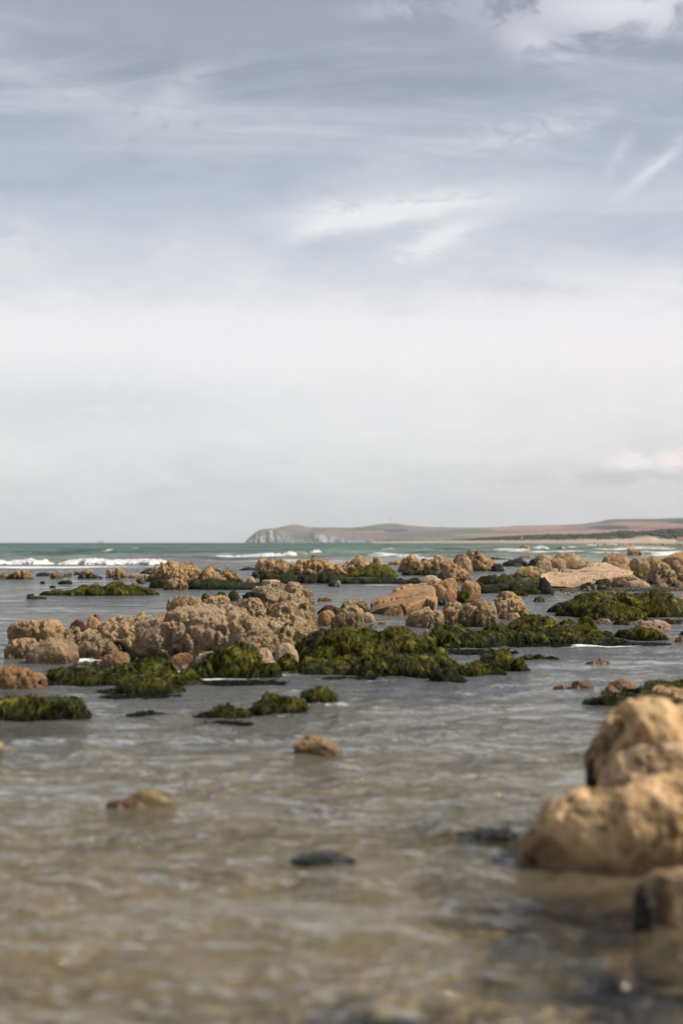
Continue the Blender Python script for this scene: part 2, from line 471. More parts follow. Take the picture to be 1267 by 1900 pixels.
# ------------------------------------------------------------------ rocks
SEED = [100]
FEET = []
def rock(kind, pts, base, label, cat='rock', name='rock', depth=0.7, group=None, z0=0.0, style=None, rough=1.0,
         ridge=0.5, q=0.62, res=1.0, tilt=0.0, sink=0.16, kindprop=None, dmax=None):
    """pts: skyline of the rock as (pixel x, pixel y) pairs, or (x0, x1, top). base: pixel row of its foot in front."""
    SEED[0] += 1
    s = SEED[0]
    rs = random.Random(s)
    if len(pts) == 3 and not hasattr(pts[0], '__len__'):
        x0, x1, top = pts
        n = 9
        sk = rs.uniform(-.12, .12)
        P = []
        for i in range(n):
            u = i / (n - 1)
            uu = 2 * u - 1 + sk * (1 - (2 * u - 1) ** 2)
            e = (1 - abs(uu) ** 3.0) ** (1 / 1.9)
            e *= 1 + rs.uniform(-.09, .09) * (1 if 0 < i < n - 1 else 0)
            P.append((x0 + (x1 - x0) * u, base + (top - base) * min(e, 1.05)))
        pts = P
    pts = sorted(pts)
    xs = np.array([p[0] for p in pts], float); ys = np.array([p[1] for p in pts], float)
    x0, x1 = xs[0], xs[-1]
    Yf = at_z(633.5, base, 0)[1]
    wid = (x1 - x0) / F * Yf
    D = depth * wid
    if kind in ('weed', 'weeddark', 'weedyel'):
        D *= 1.6
        if q == 0.62: q = 1.1
    if dmax: D = min(D, dmax)
    Yc = Yf + D * ridge
    Zt = np.array([at_y(px, py, Yc)[1] for px, py in pts]) - z0
    Xt = (xs - 633.5) / F * Yc
    if kind == 'weed': Zt = Zt * .93
    Hm = max(Zt.max(), 0.01)
    wpx = (x1 - x0) * 0.54
    hpx = (base - ys.min()) * 0.54
    nu = int(np.clip(wpx * 1.1 * res, 14, 340)); nv = int(np.clip((hpx * 1.5 + 10) * res, 14, 150))
    # cosine spacing towards the ends
    uu = np.linspace(-1, 1, nu)
    uu = 0.75 * uu + 0.25 * np.sin(uu * math.pi / 2)
    X = Xt[0] + (uu + 1) / 2 * (Xt[-1] - Xt[0])
    Hu = np.interp(X, Xt, Zt)
    # smooth slightly
    k = max(1, nu // 60)
    if k > 1:
        ker = np.ones(k) / k
        Hu = np.convolve(np.pad(Hu, (k, k), 'edge'), ker, 'same')[k:-k]
    Hu = np.maximum(Hu, 0.004)
    a = (1 - np.abs(uu) ** 3.2) ** 0.5 * 0.92 + 0.08
    a = a * (0.75 + 0.25 * np.clip(Hu / Hm, 0, 1))
    ph = np.linspace(-0.16, 1.16, nv) * math.pi
    cz = np.cos(ph); sz = np.sin(ph)
    front = D * ridge; back = D * (1 - ridge)
    if z0 == 0: FEET.append((Xt[0], Xt[-1], Yc, front, s, kind))
    c = -np.sign(cz) * np.abs(cz) ** 0.9
    yv = np.where(c[:, None] < 0, c[:, None] * front, c[:, None] * back) * a[None, :]
    zs = np.where(sz > 0, np.abs(sz) ** q, 0.0)
    zneg = np.where(sz < 0, sz, 0.0)
    zv = zs[:, None] * Hu[None, :] + zneg[:, None] * (sink * 2.1)
    Xg = np.repeat(X[None, :], nv, 0)
    Yg = Yc + yv + 0 * Xg
    if tilt:
        Yg = Yg + zv * tilt
    V = np.stack([Xg, Yg, zv + z0], -1).reshape(-1, 3)
    # normals of the grid
    G = V.reshape(nv, nu, 3)
    du = np.gradient(G, axis=1); dv = np.gradient(G, axis=0)
    N = np.cross(du, dv)
    N /= np.linalg.norm(N, axis=2, keepdims=True) + 1e-9
    N = N.reshape(-1, 3)
    S = min(Hm * 1.6, wid * 0.5, D)
    st = style or kind
    off3 = np.array([s * 3.17, s * 1.91, s * 0.77])
    Q = V + off3
    px_m = Yf / F / 0.54            # metres per output pixel here
    disp = np.zeros(len(V))
    chisel = 0
    if st == 'near':
        S = min(S, .36)
        f1, f2, of = worley(Q / (S * 1.1), s)
        disp += fbm(Q / (S * 1.1), 4, s) * S * .20 + of * S * .17 - np.exp(-(f2 / .06) ** 2) * S * .06
        disp += fbm(Q / (S * .35), 5, s + 2, .62) * S * .14
        holes = fbm(Q / (S * .4), 3, s + 41)
        disp -= smooth01((holes - .18) / .2) * S * .16
        chisel = 3
    elif st in ('crust', 'crustweed', 'far'):
        if st != 'far': S = min(S, .42)
        disp += fbm(Q / (S * .9), 4, s) * S * 0.13
        f1, f2, of = worley(Q / (S * .55), s)
        disp += (0.5 - f1) * S * 0.07 + of * S * .08
        disp -= np.exp(-(f2 / .10) ** 2) * S * .05
        f1, f2, of = worley(Q / max(S * .2, px_m * 3.5), s + 9)
        disp += (0.45 - f1) * max(S * .07, px_m * 1.6)
        n5 = fbm(Q / max(0.05, px_m * 3.0), 4, s + 5, .65)
        disp += n5 * max(0.020, px_m * 1.7) * (2.0 if st != 'near' else 1)
        holes = fbm(Q / (S * .28), 3, s + 41)
        disp -= smooth01((holes - .24) / .2) * S * .14
        if st == 'far':
            r2 = 1 - 2 * np.abs(fbm(Q * np.array([1, 1, .6]) / (S * .38), 4, s + 77, 0.6))
            disp += (r2 - .4) * S * 0.20
            chisel = 3
        else:
            chisel = 3
    elif st in ('brown', 'sand', 'pale', 'red', 'block'):
        bl = 0.9 if st in ('brown', 'block') else 1.2
        f1, f2, of = worley(Q / (S * bl), s)
        disp += of * S * (0.28 if st in ('brown', 'block') else 0.2)
        disp -= np.exp(-(f2 / .05) ** 2) * S * .05
        disp += fbm(Q / (S * 1.1), 3, s) * S * 0.12
        chisel = 11 if st in ('brown', 'block') else 9
    elif st == 'dark':
        f1, f2, of = worley(Q / (S * .6), s)
        disp += of * S * 0.2 + fbm(Q / (S * .3), 4, s) * S * .12
        chisel = 4
    elif st in ('weed', 'weeddark', 'weedyel'):
        R = min(S, 0.18 + 0.014 * Yf)
        disp += fbm(Q / (R * 1.5), 4, s) * R * 0.26
        f1, f2, of = worley(Q / (R * .7), s)
        disp += of * R * .14 - np.exp(-(f2 / .08) ** 2) * R * .04
        disp += fbm(Q / (R * .55), 3, s + 8, .5) * R * .10
        hs = Q * np.array([1.0, .7, .55])
        disp += fbm(hs / max(0.05, px_m * 2.5), 3, s + 5, .6) * max(0.012, px_m * .8)
    disp *= rough
    V2 = V + N * disp[:, None]
    # broken faces: planes shear off the round parts
    cen = np.array([X.mean(), Yc, z0])
    ext = np.array([wid / 2, D / 2, Hm])
    for k_ in range(chisel):
        nn_ = np.array([rs.uniform(-1, 1), rs.uniform(-1, .35), rs.uniform(-.15, .9)])
        if chisel >= 6 and k_ == 0: nn_ = np.array([rs.uniform(-1, -.6), rs.uniform(-.8, -.3), rs.uniform(-.1, .3)])
        if chisel >= 6 and k_ == 1: nn_ = np.array([rs.uniform(-.25, .25), rs.uniform(-1, -.8), rs.uniform(.0, .4)])
        nn_ /= np.linalg.norm(nn_)
        W_n = nn_ / ext
        Ln = np.linalg.norm(W_n); W_n = W_n / Ln
        dd = (V2 - cen) @ W_n
        lim = np.quantile(dd, rs.uniform(.88, .95) if chisel >= 6 else rs.uniform(.96, .99))
        over = np.maximum(dd - lim, 0) * .92
        V2 = V2 - over[:, None] * W_n[None, :]
    if st in ('brown', 'sand', 'pale', 'red', 'block', 'dark'):
        fine = fbm(Q / (S * .22), 5, s + 3, .6) * S * 0.045 + fbm(Q / max(.04, px_m * 2.5), 3, s + 4, .6) * max(.006, px_m * .5)
        V2 = V2 + N * (fine * rough)[:, None]
    mat = M[kind]
    o = grid_mesh(name, V2, nu, nv, mat, label, cat, group, kindprop,
                  origin=(X.mean(), Yc, z0))
    if kind in ('weed', 'weeddark', 'weedyel') and Yf < 27 and wpx > 14:
        strands(o, V2, nu, nv, wid * max(D, wid * .4), kind, s, px_m)
    return o

def strands(o, V2, nu, nv, area, kind, seed, px_m):
    """limp fronds of weed hanging down over the stone"""
    r = np.random.RandomState(seed)
    G = V2.reshape(nv, nu, 3)
    du = np.gradient(G, axis=1); dv = np.gradient(G, axis=0)
    N = np.cross(du, dv); A = np.linalg.norm(N, axis=2); N = N / (A[..., None] + 1e-9)
    ok = (G[..., 2] > -.01)
    w = (A * ok).ravel(); w = w / w.sum()
    n = int(np.clip(area * 1500, 60, 1500))
    i = r.choice(len(w), n, p=w)
    p = V2[i]; nn_ = N.reshape(-1, 3)[i]
    p = p - nn_ * .004
    down = np.array([0, 0, -1.0]) + r.normal(0, .38, p.shape) + np.array([0, -.35, 0])
    t_ = down - (down * nn_).sum(1)[:, None] * nn_
    t_ /= np.linalg.norm(t_, axis=1)[:, None] + 1e-9
    b_ = np.cross(nn_, t_)
    L = r.uniform(.03, .10, n)[:, None]; W = np.maximum(r.uniform(.004, .011, n), px_m * .28)[:, None]
    curl = r.normal(0, .25, n)[:, None]
    K = 4
    rows = []
    for k in range(K):
        f = k / (K - 1)
        c_ = p + t_ * L * f + b_ * curl * L * f * f + nn_ * (.003 + .009 * math.sin(f * 3.1)) - np.array([0, 0, 1.0]) * L * .03 * f * f
        ww = W * (1 - .75 * f)
        rows += [c_ - b_ * ww, c_ + b_ * ww]
    Vs = np.stack(rows, 1)                       # n, 2K, 3
    org = np.array(o.location)
    Vs = (Vs - org).reshape(-1, 3)
    base = (np.arange(n) * 2 * K)[:, None, None]
    q = np.array([[2 * k, 2 * k + 1, 2 * k + 3, 2 * k + 2] for k in range(K - 1)])[None]
    q = (base + q).reshape(-1, 4)
    me = bpy.data.meshes.new('strands')
    me.vertices.add(len(Vs)); me.vertices.foreach_set('co', Vs.astype(np.float32).ravel())
    me.loops.add(q.size); me.loops.foreach_set('vertex_index', q.astype(np.int32).ravel())
    me.polygons.add(len(q))
    me.polygons.foreach_set('loop_start', (np.arange(len(q)) * 4).astype(np.int32))
    me.polygons.foreach_set('loop_total', np.full(len(q), 4, np.int32))
    me.polygons.foreach_set('use_smooth', np.full(len(q), True))
    me.update(calc_edges=True)
    me.materials.append(M[kind])
    c = bpy.data.objects.new('strands', me)
    COL.objects.link(c)
    c.parent = o
    c['kind'] = 'stuff'


# ------------------------------------------------------------------ sea bed (one sheet to the horizon)
def seabed():
    ys = np.concatenate([np.linspace(-30, 1.2, 12), 1.0 / np.linspace(1 / 1.5, 1 / 70.0, 300), np.geomspace(75, SEA_END + 600, 40)])
    ss = np.concatenate([[-8, -3, -1.2, -.6], np.linspace(-.36, .36, 220), [.6, 1.2, 3, 8]])
    Yg, Sg = np.meshgrid(ys, ss, indexing='ij')
    Xg = Sg * (np.abs(Yg) + 3)
    P = np.stack([Xg.ravel(), Yg.ravel(), np.zeros(Xg.size)], -1)
    z = -0.20 + 0.05 * fbm(P / 0.9, 4, 3) + 0.03 * fbm(P / 0.22, 3, 5)
    yy = P[:, 1]
    z -= np.clip((yy - 30) / 60, 0, 1) * 0.5
    z -= np.clip((yy - 100) / 400, 0, 1) * 6
    # rubble bank that carries the boulders on the right
    def bank(px0, px1, py0, py1, zt, soft=0.35):
        nonlocal z
        X0 = (px0 - 633.5) / F; X1 = (px1 - 633.5) / F
        ya, yb = row_y(py1), row_y(py0)
        sx = np.where(yy > 0.5, P[:, 0] / np.maximum(yy, .5), 99)
        mx = np.clip((sx - X0) / 0.012 + .5, 0, 1) * np.clip((X1 - sx) / 0.012 + .5, 0, 1)
        my = np.clip((yy - ya) / (soft * 2) + .5, 0, 1) * np.clip((yb - yy) / (soft * 4) + .5, 0, 1)
        m = mx * my
        m = m * m * (3 - 2 * m)
        zz = zt + 0.03 * fbm(P / .35, 4, 31) + 0.05 * fbm(P / 1.2, 3, 33)
        z = z * (1 - m) + np.maximum(z, zz) * m
    bank(1000, 1700, 1050, 1098, 0.035)
    bank(930, 1010, 1066, 1090, 0.01)
    bank(470, 735, 1064, 1080, 0.0)
    bank(340, 500, 1072, 1090, 0.0)
    V = np.stack([P[:, 0], P[:, 1], z], -1)
    m, t = new_mat('seabed_sand')
    Pn = t.n('ShaderNodeNewGeometry').outputs['Position']
    sp = t.n('ShaderNodeSeparateXYZ'); t.link(Pn, sp.inputs[0])
    n1 = t.noise(Pn, 1.9, 5, 0.6); n2 = t.noise(Pn, 9, 4, .6); v = t.vor(Pn, 22)
    col = t.ramp(n1, [(0.36, (.035, .033, .022)), (0.43, (.22, .165, .09)), (0.56, (.36, .275, .155)), (.7, (.46, .36, .21))])
    col = t.mix(t.mapr(n2, .62, .7, 0, .8), col, (.03, .035, .02))
    # above the water it is weed-grown rubble
    up = t.mapr(sp.outputs[2], -0.06, -0.01, 0, 1)
    col = t.mix(up, col, t.ramp(t.noise(Pn, 14, 4, .7), [(.38, (.008, .010, .004)), (.52, (.035, .035, .014)), (.60, (.10, .085, .045)), (.72, (.30, .22, .14))]))
    finish(t, col, .7, t.math('ADD', v, n2), .03, 1.0, .3)
    grid_mesh('seabed', V, len(ss), len(ys), m, kind='structure', origin=(0, 0, 0))

seabed()


# ------------------------------------------------------------------ water
def gauss_px(px, py, cx, cy, sx, sy):
    return np.exp(-((px - cx) / sx) ** 2 - ((py - cy) / sy) ** 2)

def water():
    global SEA
    near = 1.0 / np.linspace(1 / 1.4, 1 / 48.0, 620)
    mid = np.concatenate([1.0 / np.linspace(1 / 48.6, 1 / 240.0, 420), 1.0 / np.linspace(1 / 246.0, 1 / 3000., 60)])
    ys = np.concatenate([np.linspace(-30, 1.3, 10), near, mid, np.geomspace(3300, SEA_END, 14)])
    ss = np.concatenate([[-8, -4, -2, -1.2, -.8, -.55], np.linspace(-.40, .40, 560), [.55, .8, 1.2, 2, 4, 8]])
    Yg, Sg = np.meshgrid(ys, ss, indexing='ij')
    Xg = Sg * (np.abs(Yg) + 0.8)
    x = Xg.ravel(); y = Yg.ravel()
    yy = np.maximum(y, .9)
    px = 633.5 + F * x / yy
    py = 1007 + F * H_CAM / yy
    z = np.zeros_like(x)
    rs = random.Random(7)
    dy = np.gradient(ys)
    DY = np.repeat(dy, len(ss))
    dxs = (np.abs(y) + .8) * 0.8 / 560
    # pool ripples, wind from the left, current towards the viewer
    for i in range(46):
        lam = 0.07 * (1.10 ** (i * 0.50)) * rs.uniform(.9, 1.1)
        th = rs.gauss(math.pi * 0.5, 0.75)
        kx, ky = math.cos(th) * 2 * math.pi / lam, math.sin(th) * 2 * math.pi / lam
        amp = lam * 0.0046
        fade = np.clip(1.6 - 3.2 * np.maximum(DY * abs(math.sin(th)), dxs * abs(math.cos(th))) / lam, 0, 1)
        fade *= np.clip((90 - y) / 40, 0.25, 1)
        phs = rs.uniform(0, 6.28)
        z += amp * fade * np.sin(kx * x + ky * y + phs + 1.2 * np.sin(x * 1.3 + y * .7 + i))
    P = np.stack([x, y, np.zeros_like(x)], -1)
    # broken chop
    calm = 0.55 + 0.45 * fbm(P / np.array([1.8, 3.5, 1.0]), 3, 61)
    z *= np.clip(0.4 + 1.2 * calm, 0.2, 1.6)
    # open sea
    sea = np.clip((y - 62) / 30, 0, 1)
    for i in range(12):
        lam = 2.2 * 1.17 ** i
        th = rs.gauss(math.pi * 0.5, 0.35)
        kx, ky = math.cos(th) * 2 * math.pi / lam, math.sin(th) * 2 * math.pi / lam
        fade = np.clip(1.6 - 3.2 * DY / lam, 0, 1)
        w = np.sin(kx * x + ky * y + rs.uniform(0, 6.28) + 1.5 * np.sin(x * .11 + i))
        z += sea * fade * lam * 0.0065 * (w + 0.3 * w * w) * np.clip(1.3 - y / 900, .15, 1)
    foam = np.zeros_like(x)
    # long rollers that carry the foam crests
    def roller(pxa, pxb, pyc, hgt, wid_f, wid_b, slope=0.0):
        nonlocal z, foam
        Yc = row_y(pyc) + slope * (x - (0.5 * (pxa + pxb) - 633.5) / F * row_y(pyc))
        m = np.clip((px - pxa) / 40, 0, 1) * np.clip((pxb - px) / 40, 0, 1)
        d = y - Yc
        s_ = np.where(d < 0, np.exp(-(d / wid_f) ** 2), np.exp(-(d / wid_b) ** 2))
        z += hgt * m * s_
    roller(-400, 400, 1044, .10, 1.6, 6)
    roller(270, 640, 1033, .16, 2.2, 9)
    roller(880, 1090, 1020, .2, 4, 14)
    roller(1090, 1500, 1018, .2, 4, 14)
    roller(250, 420, 1040, .20, 1.8, 6)
    # thin foam lying on the water
    nz = fbm(P / np.array([2.5, 2.0, 1.0]), 4, 71)
    def streak(cx, cy, sx, sy, a):
        nonlocal foam
        foam = foam + a * gauss_px(px, py, cx, cy, sx, sy)
    far_fade = sea
    for a in [(110, 1053, 240, 4.5, .55), (330, 1052, 60, 3, .25), (500, 1042, 150, 4, .42), (730, 1034, 70, 5, .45), (620, 1045, 60, 4, .3),
              (950, 1026, 110, 3.5, .42), (1120, 1029, 120, 2.0, .5), (1200, 1020, 90, 2.2, .60), (1230, 1033, 60, 4, .6), (1130, 1022, 60, 1.5, .45),
              (1110, 1011, 50, 1.2, .62), (1190, 1014, 70, 1.5, .55), (1000, 1034, 80, 2.5, .3), (800, 1040, 60, 4, .35), (1060, 1016, 12, 2.6, .8),
              (700, 1085, 70, 2.5, .62), (940, 1092, 40, 2.0, .45), (625, 1243, 120, 3.2, .66), (800, 1251, 90, 2.6, .52), (470, 1254, 60, 5, .45),
              (400, 1257, 80, 7, .38), (560, 1238, 50, 3, .6), (860, 1200, 60, 4, .38), (1030, 1196, 90, 2.4, .55), (1140, 1198, 60, 2.2, .42), (940, 1207, 60, 4, .42),
              (1210, 1187, 40, 2, .5), (300, 1250, 50, 4, .5), (230, 1288, 60, 2, .42), (90, 1205, 60, 4, .25), (150, 1228, 50, 5, .35), (330, 1248, 40, 4, .45),
              (110, 1257, 30, 8, .35), (790, 1200, 40, 4, .35), (1230, 1070, 50, 3, .3)]:
        streak(*a)
    foam = foam * 1.25 * (0.80 + 0.55 * nz)
    # open-sea white horses
    wh = fbm(P / np.array([5.0, 14.0, 1.0]), 3, 91)
    foam += np.clip((y - 90) / 60, 0, 1) * np.clip((wh - .42) * 3.0, 0, .55) * np.clip(1 - y / 1200, 0, 1)
    o = grid_mesh('sea', np.stack([x, y, z], -1), len(ss), len(ys), M['water'], kind='structure', origin=(0, 0, 0))
    # body colour of the water: clear over the sand of the pool, grey where sand is stirred, green-blue outside
    seaf = np.clip((y - 58) / 14, 0, 1)
    deep = np.clip((y - 68) / 34, 0, 1)
    green = np.array([.13, .20, .168]); teal = np.array([.060, .125, .122]); grey = np.array([.25, .23, .20]); pool = np.array([.26, .21, .12])
    rightness = np.clip((px - 600) / 500, 0, 1)
    nearf = np.clip((10.0 - y) / 6.0, 0, 1)[:, None]
    pl = pool[None, :] * nearf + np.array([.20, .215, .212])[None, :] * (1 - nearf)
    c = pl * (1 - seaf[:, None]) + grey[None, :] * seaf[:, None]
    g2 = green * (1 - .0) * 1.0
    gg = g2[None, :] * (1 - rightness[:, None]) + np.array([.19, .235, .19])[None, :] * rightness[:, None]
    c = c * (1 - deep[:, None]) + gg * deep[:, None]
    vd = np.clip((y - 300) / 900, 0, 1)[:, None] * (1 - .5 * rightness[:, None])
    c = c * (1 - vd) + teal[None, :] * vd
    var = fbm(P / np.array([7.0, 14.0, 1.0]), 5, 93, .65)
    c *= np.clip(1 + 1.0 * var * seaf, .35, 1.9)[:, None]
    add_attr(o, 'body', c)
    turb = 0.52 + 0 * y
    pv = fbm(P / np.array([.5, .9, 1.0]), 4, 95)
    c *= (1 + 0.45 * pv * (1 - seaf))[:, None]
    # little water stands over the sunken rocks: they show through
    for (gx, gy, sx_, sy_, a_) in [(595, 1590, 62, 24, .95), (900, 1555, 170, 42, 1.0), (1020, 1715, 200, 70, .85), (680, 1880, 300, 36, 1.0), (1180, 1850, 190, 60, .95), (860, 1640, 90, 30, .5), (90, 1362, 110, 14, .6)]:
        turb = turb * (1 - a_ * np.clip(gauss_px(px, py, gx, gy, sx_, sy_) * (1 + pv), 0, 1))
    turb = turb * (1 - seaf) + 1.0 * seaf
    add_attr(o, 'turbid', turb)
    add_attr(o, 'foam', foam)
    SEA = (o, P, foam)

def water_material():
    m, t = new_mat('sea_water')
    P = t.n('ShaderNodeNewGeometry').outputs['Position']
    sp = t.n('ShaderNodeSeparateXYZ'); t.link(P, sp.inputs[0])
    body = t.n('ShaderNodeAttribute', attribute_name='body').outputs['Color']
    turb = t.n('ShaderNodeAttribute', attribute_name='turbid').outputs['Fac']
    foam = t.n('ShaderNodeAttribute', attribute_name='foam').outputs['Fac']
    # ripples: small near, coarse far
    n1 = t.noise(t.scale(P, (1.0, 1.7, 1)), 7.0, 4, 0.55, 0.6)
    n2 = t.noise(t.scale(P, (1.0, 1.4, 1)), 22.0, 3, 0.5)
    n3 = t.noise(t.scale(P, (0.6, 1.0, 1)), 1.3, 5, 0.62)
    h = t.math('ADD', t.math('MULTIPLY', n1, 0.045), t.math('MULTIPLY', n2, 0.010))
    far = t.mapr(sp.outputs[1], 30, 120, 0, 1)
    h = t.math('ADD', h, t.math('MULTIPLY', n3, t.math('MULTIPLY_ADD', far, 0.40, 0.07)))
    paw = t.noise(t.scale(P, (0.55, 1.5, 1)), 1.0, 5, 0.65, 0.8)
    h = t.math('MULTIPLY', h, t.mapr(paw, 0.36, 0.64, 0.25, 1.15, True))
    bp = t.n('ShaderNodeBump')
    t.link(h, bp.inputs['Height']); bp.inputs['Distance'].default_value = 1.0; bp.inputs['Strength'].default_value = 1.0
    nrm = bp.outputs[0]
    fr = t.n('ShaderNodeFresnel'); fr.inputs['IOR'].default_value = 1.333; t.link(nrm, fr.inputs['Normal'])
    gl = t.n('ShaderNodeBsdfGlossy'); t.put(gl.inputs['Roughness'], t.mapr(sp.outputs[1], 8, 90, 0.09, 0.25)); t.link(nrm, gl.inputs['Normal'])
    gl.inputs['Color'].default_value = (1, 1, 1, 1)
    tr = t.n('ShaderNodeBsdfTransparent'); tr.inputs[0].default_value = (.86, .86, .78, 1)
    df = t.n('ShaderNodeBsdfDiffuse'); t.link(body, df.inputs[0]); t.link(nrm, df.inputs['Normal'])
    ms = t.n('ShaderNodeMixShader'); t.link(turb, ms.inputs[0]); t.link(tr.outputs[0], ms.inputs[1]); t.link(df.outputs[0], ms.inputs[2])
    m2 = t.n('ShaderNodeMixShader')
    t.link(t.math('MULTIPLY', fr.outputs[0], t.mapr(sp.outputs[1], 55, 170, 0.95, 0.30), clamp=True), m2.inputs[0]); t.link(ms.outputs[0], m2.inputs[1]); t.link(gl.outputs[0], m2.inputs[2])
    # foam
    sc = t.mapr(sp.outputs[1], 12, 80, 9.0, 1.6)
    vec = t.n('ShaderNodeVectorMath', operation='SCALE'); t.link(P, vec.inputs[0]); t.link(sc, vec.inputs['Scale'])
    fn = t.noise(P, 13.0, 8, 0.78, 1.0)
    fn2 = t.noise(P, 1.1, 6, 0.7, 0.3)
    fnn = t.mix(far, fn, fn2)
    fm = t.mapr(t.math('ADD', fnn, foam), 0.84, 1.10, 0, .95, True)
    fd = t.n('ShaderNodeBsdfDiffuse'); fd.inputs[0].default_value = (.78, .77, .74, 1)
    m3 = t.n('ShaderNodeMixShader'); t.link(fm, m3.inputs[0]); t.link(m2.outputs[0], m3.inputs[1]); t.link(fd.outputs[0], m3.inputs[2])
    o = t.n('ShaderNodeOutputMaterial'); t.link(m3.outputs[0], o.inputs[0])
    return m

M['water'] = water_material()
water()

def simple(name, col, rough=.8, var=.12, scale=8.0, bump=0.0):
    m, t = new_mat(name)
    P = t.n('ShaderNodeNewGeometry').outputs['Position']
    nz = t.noise(P, scale, 4, .6)
    c = t.mix(nz, tuple(x * (1 - var) for x in col), tuple(min(1, x * (1 + var)) for x in col))
    finish(t, c, rough, nz if bump else None, bump or .01)
    return m

M['foam'] = simple('wave_foam', (.70, .70, .69), .9, .16, 5, .2)
M['wave'] = simple('green_wave_face', (.20, .22, .12), .25, .2, 2)

# breaking crests: torn lumps of foam riding on the rollers
def crest(pts, base, label, seed, depth=2.2, front=0.0, amp=1.0):
    rs = np.random.RandomState(seed)
    xs = np.array([p[0] for p in pts], float); yt = np.array([p[1] for p in pts], float)
    Yf = row_y(base)
    Yc = Yf + depth * .4
    nu = int((xs[-1] - xs[0]) * .54 * 1.6); nv = 26
    u = np.linspace(xs[0], xs[-1], nu)
    X = (u - 633.5) / F * Yc
    Z = np.interp(u, xs, [at_y(a, b, Yc)[1] for a, b in pts])
    P1 = np.stack([X * 1.3, 0 * X + seed, 0 * X], -1)
    Z = Z * (.78 if seed < 503 else .95) * (1 + .34 * amp * fbm(P1, 5, seed, .65)) 
    ends = np.clip((u - u[0]) / 18, 0, 1) * np.clip((u[-1] - u) / 18, 0, 1)
    Z = Z * (ends ** .6)
    ph = np.linspace(-.12, 1.12, nv) * math.pi
    sh = np.interp(np.linspace(0, 1, nu), np.linspace(0, 1, 12), rs.uniform(-.8, .8, 12))
    yv = Yc + sh[None, :] - np.cos(ph)[:, None] * depth * .5 * (.3 + .7 * ends[None, :])
    zv = np.where(np.sin(ph) > 0, np.abs(np.sin(ph)) ** .7, np.sin(ph) * .6)[:, None] * np.maximum(Z, .02)[None, :]
    V = np.stack([np.repeat(X[None, :], nv, 0), yv, zv], -1).reshape(-1, 3)
    f1, f2, of = worley(V / np.array([.45, .6, .12]), seed)
    d = (0.5 - f1) * .13 + fbm(V / .3, 4, seed, .6) * .10
    V[:, 2] += d * np.clip(V[:, 2] * 6, 0, 1)
    V[:, 1] += d * 2
    return grid_mesh('breaking_wave', V, nu, nv, M['foam'], label, 'wave')

crest([(-160, 1040), (-40, 1038), (0, 1038), (40, 1037), (85, 1036), (98, 1041)], 1048, 'long low white breaker at the left edge of the sea, left of the green gap', 501)
crest([(112, 1040), (150, 1036), (178, 1033), (200, 1036), (240, 1036), (275, 1034), (300, 1038), (327, 1040)], 1048, 'white breaker just behind the left reef, its crest slightly raised in the middle', 502)
crest([(383, 1031), (420, 1031), (450, 1030), (480, 1028), (495, 1026), (520, 1029), (545, 1021), (553, 1021), (558, 1030)], 1037, 'brightest white breaker of the open sea, rising to its right end', 503, 3)
crest([(566, 1023), (580, 1021), (597, 1022), (604, 1022), (607, 1027)], 1033, 'short white crest beside the green wave face behind the middle reef', 504, 3)
crest([(910, 1016), (930, 1018), (960, 1019), (985, 1016)], 1024, 'white crest behind the brown rock in the sea, off the right-hand reef', 505, 5)
crest([(982, 1013), (1000, 1013), (1020, 1016), (1027, 1021)], 1021, 'white crest between the two brown rocks standing out in the sea', 506, 5)
crest([(1112, 1009), (1122, 1008.5), (1140, 1009.5), (1162, 1011)], 1012, 'thin distant white crest near the pale beach', 507, 20)
crest([(1236, 1025), (1262, 1023), (1300, 1022)], 1029, 'white wash at the right edge behind the orange rocks', 508, 4)
crest([(735, 1030), (760, 1030), (785, 1032), (792, 1034)], 1036, 'low ragged white crest behind the knobbly middle reef', 509, 3)

# green wall of the wave about to break
def wave_face():
    nu, nv = 40, 20
    Yc = row_y(1037) + 2.0
    u = np.linspace(548, 572, nu); X = (u - 633.5) / F * Yc
    Z = np.array([at_y(500, 1022, Yc)[1]]) * np.sin(np.linspace(.25, math.pi - .3, nu)) ** .4
    ph = np.linspace(0, 1.05, nv) * math.pi
    zv = np.abs(np.sin(ph))[:, None] ** .8 * Z[None, :] - .03
    yv = Yc - np.cos(ph)[:, None] * 1.4 + 0 * zv
    V = np.stack([np.repeat(X[None, :], nv, 0), yv, zv], -1).reshape(-1, 3)
    V[:, 2] += fbm(V / .4, 3, 8) * .02
    grid_mesh('wave_face', V, nu, nv, M['wave'], 'smooth green wave wall rising between two white crests', 'wave')
wave_face()


# ------------------------------------------------------------------ headland, hills and beach
def smooth01(a): 
    a = np.clip(a, 0, 1); return a * a * (3 - 2 * a)

SKY_LINE = [(455, 1006), (458, 1003), (462, 998), (468, 993), (474, 988), (482, 983.5), (492, 981.5), (505, 980.5), (515, 979), (525, 976.5), (535, 974.5), (545, 973.5), (556, 974.5), (570, 977), (590, 978.5),
            (620, 978.5), (650, 979), (670, 977.5), (690, 974.5), (705, 972), (720, 971), (735, 971.5), (750, 974), (775, 976), (800, 977.5),
            (840, 978.5), (880, 979), (920, 978), (960, 974.8), (1000, 974.5), (1040, 974), (1080, 972), (1110, 967.5), (1130, 963.5), (1150, 962.5),
            (1180, 962.5), (1220, 962), (1267, 960.5), (1330, 959), (1420, 960), (1600, 966), (1900, 975)]
CLIFF = [(455, 1006.4), (458, 1003.4), (462, 999), (468, 994), (474, 989), (482, 985), (492, 983.5), (503, 983), (512, 984), (522, 988), (530, 993), (538, 998), (548, 1002), (565, 1002.5), (575, 1000), (582, 994),
         (592, 991), (602, 990.5), (610, 992), (618, 994), (625, 997), (640, 1000), (660, 1001), (690, 1001.5), (740, 1003), (800, 1004), (1900, 1005)]

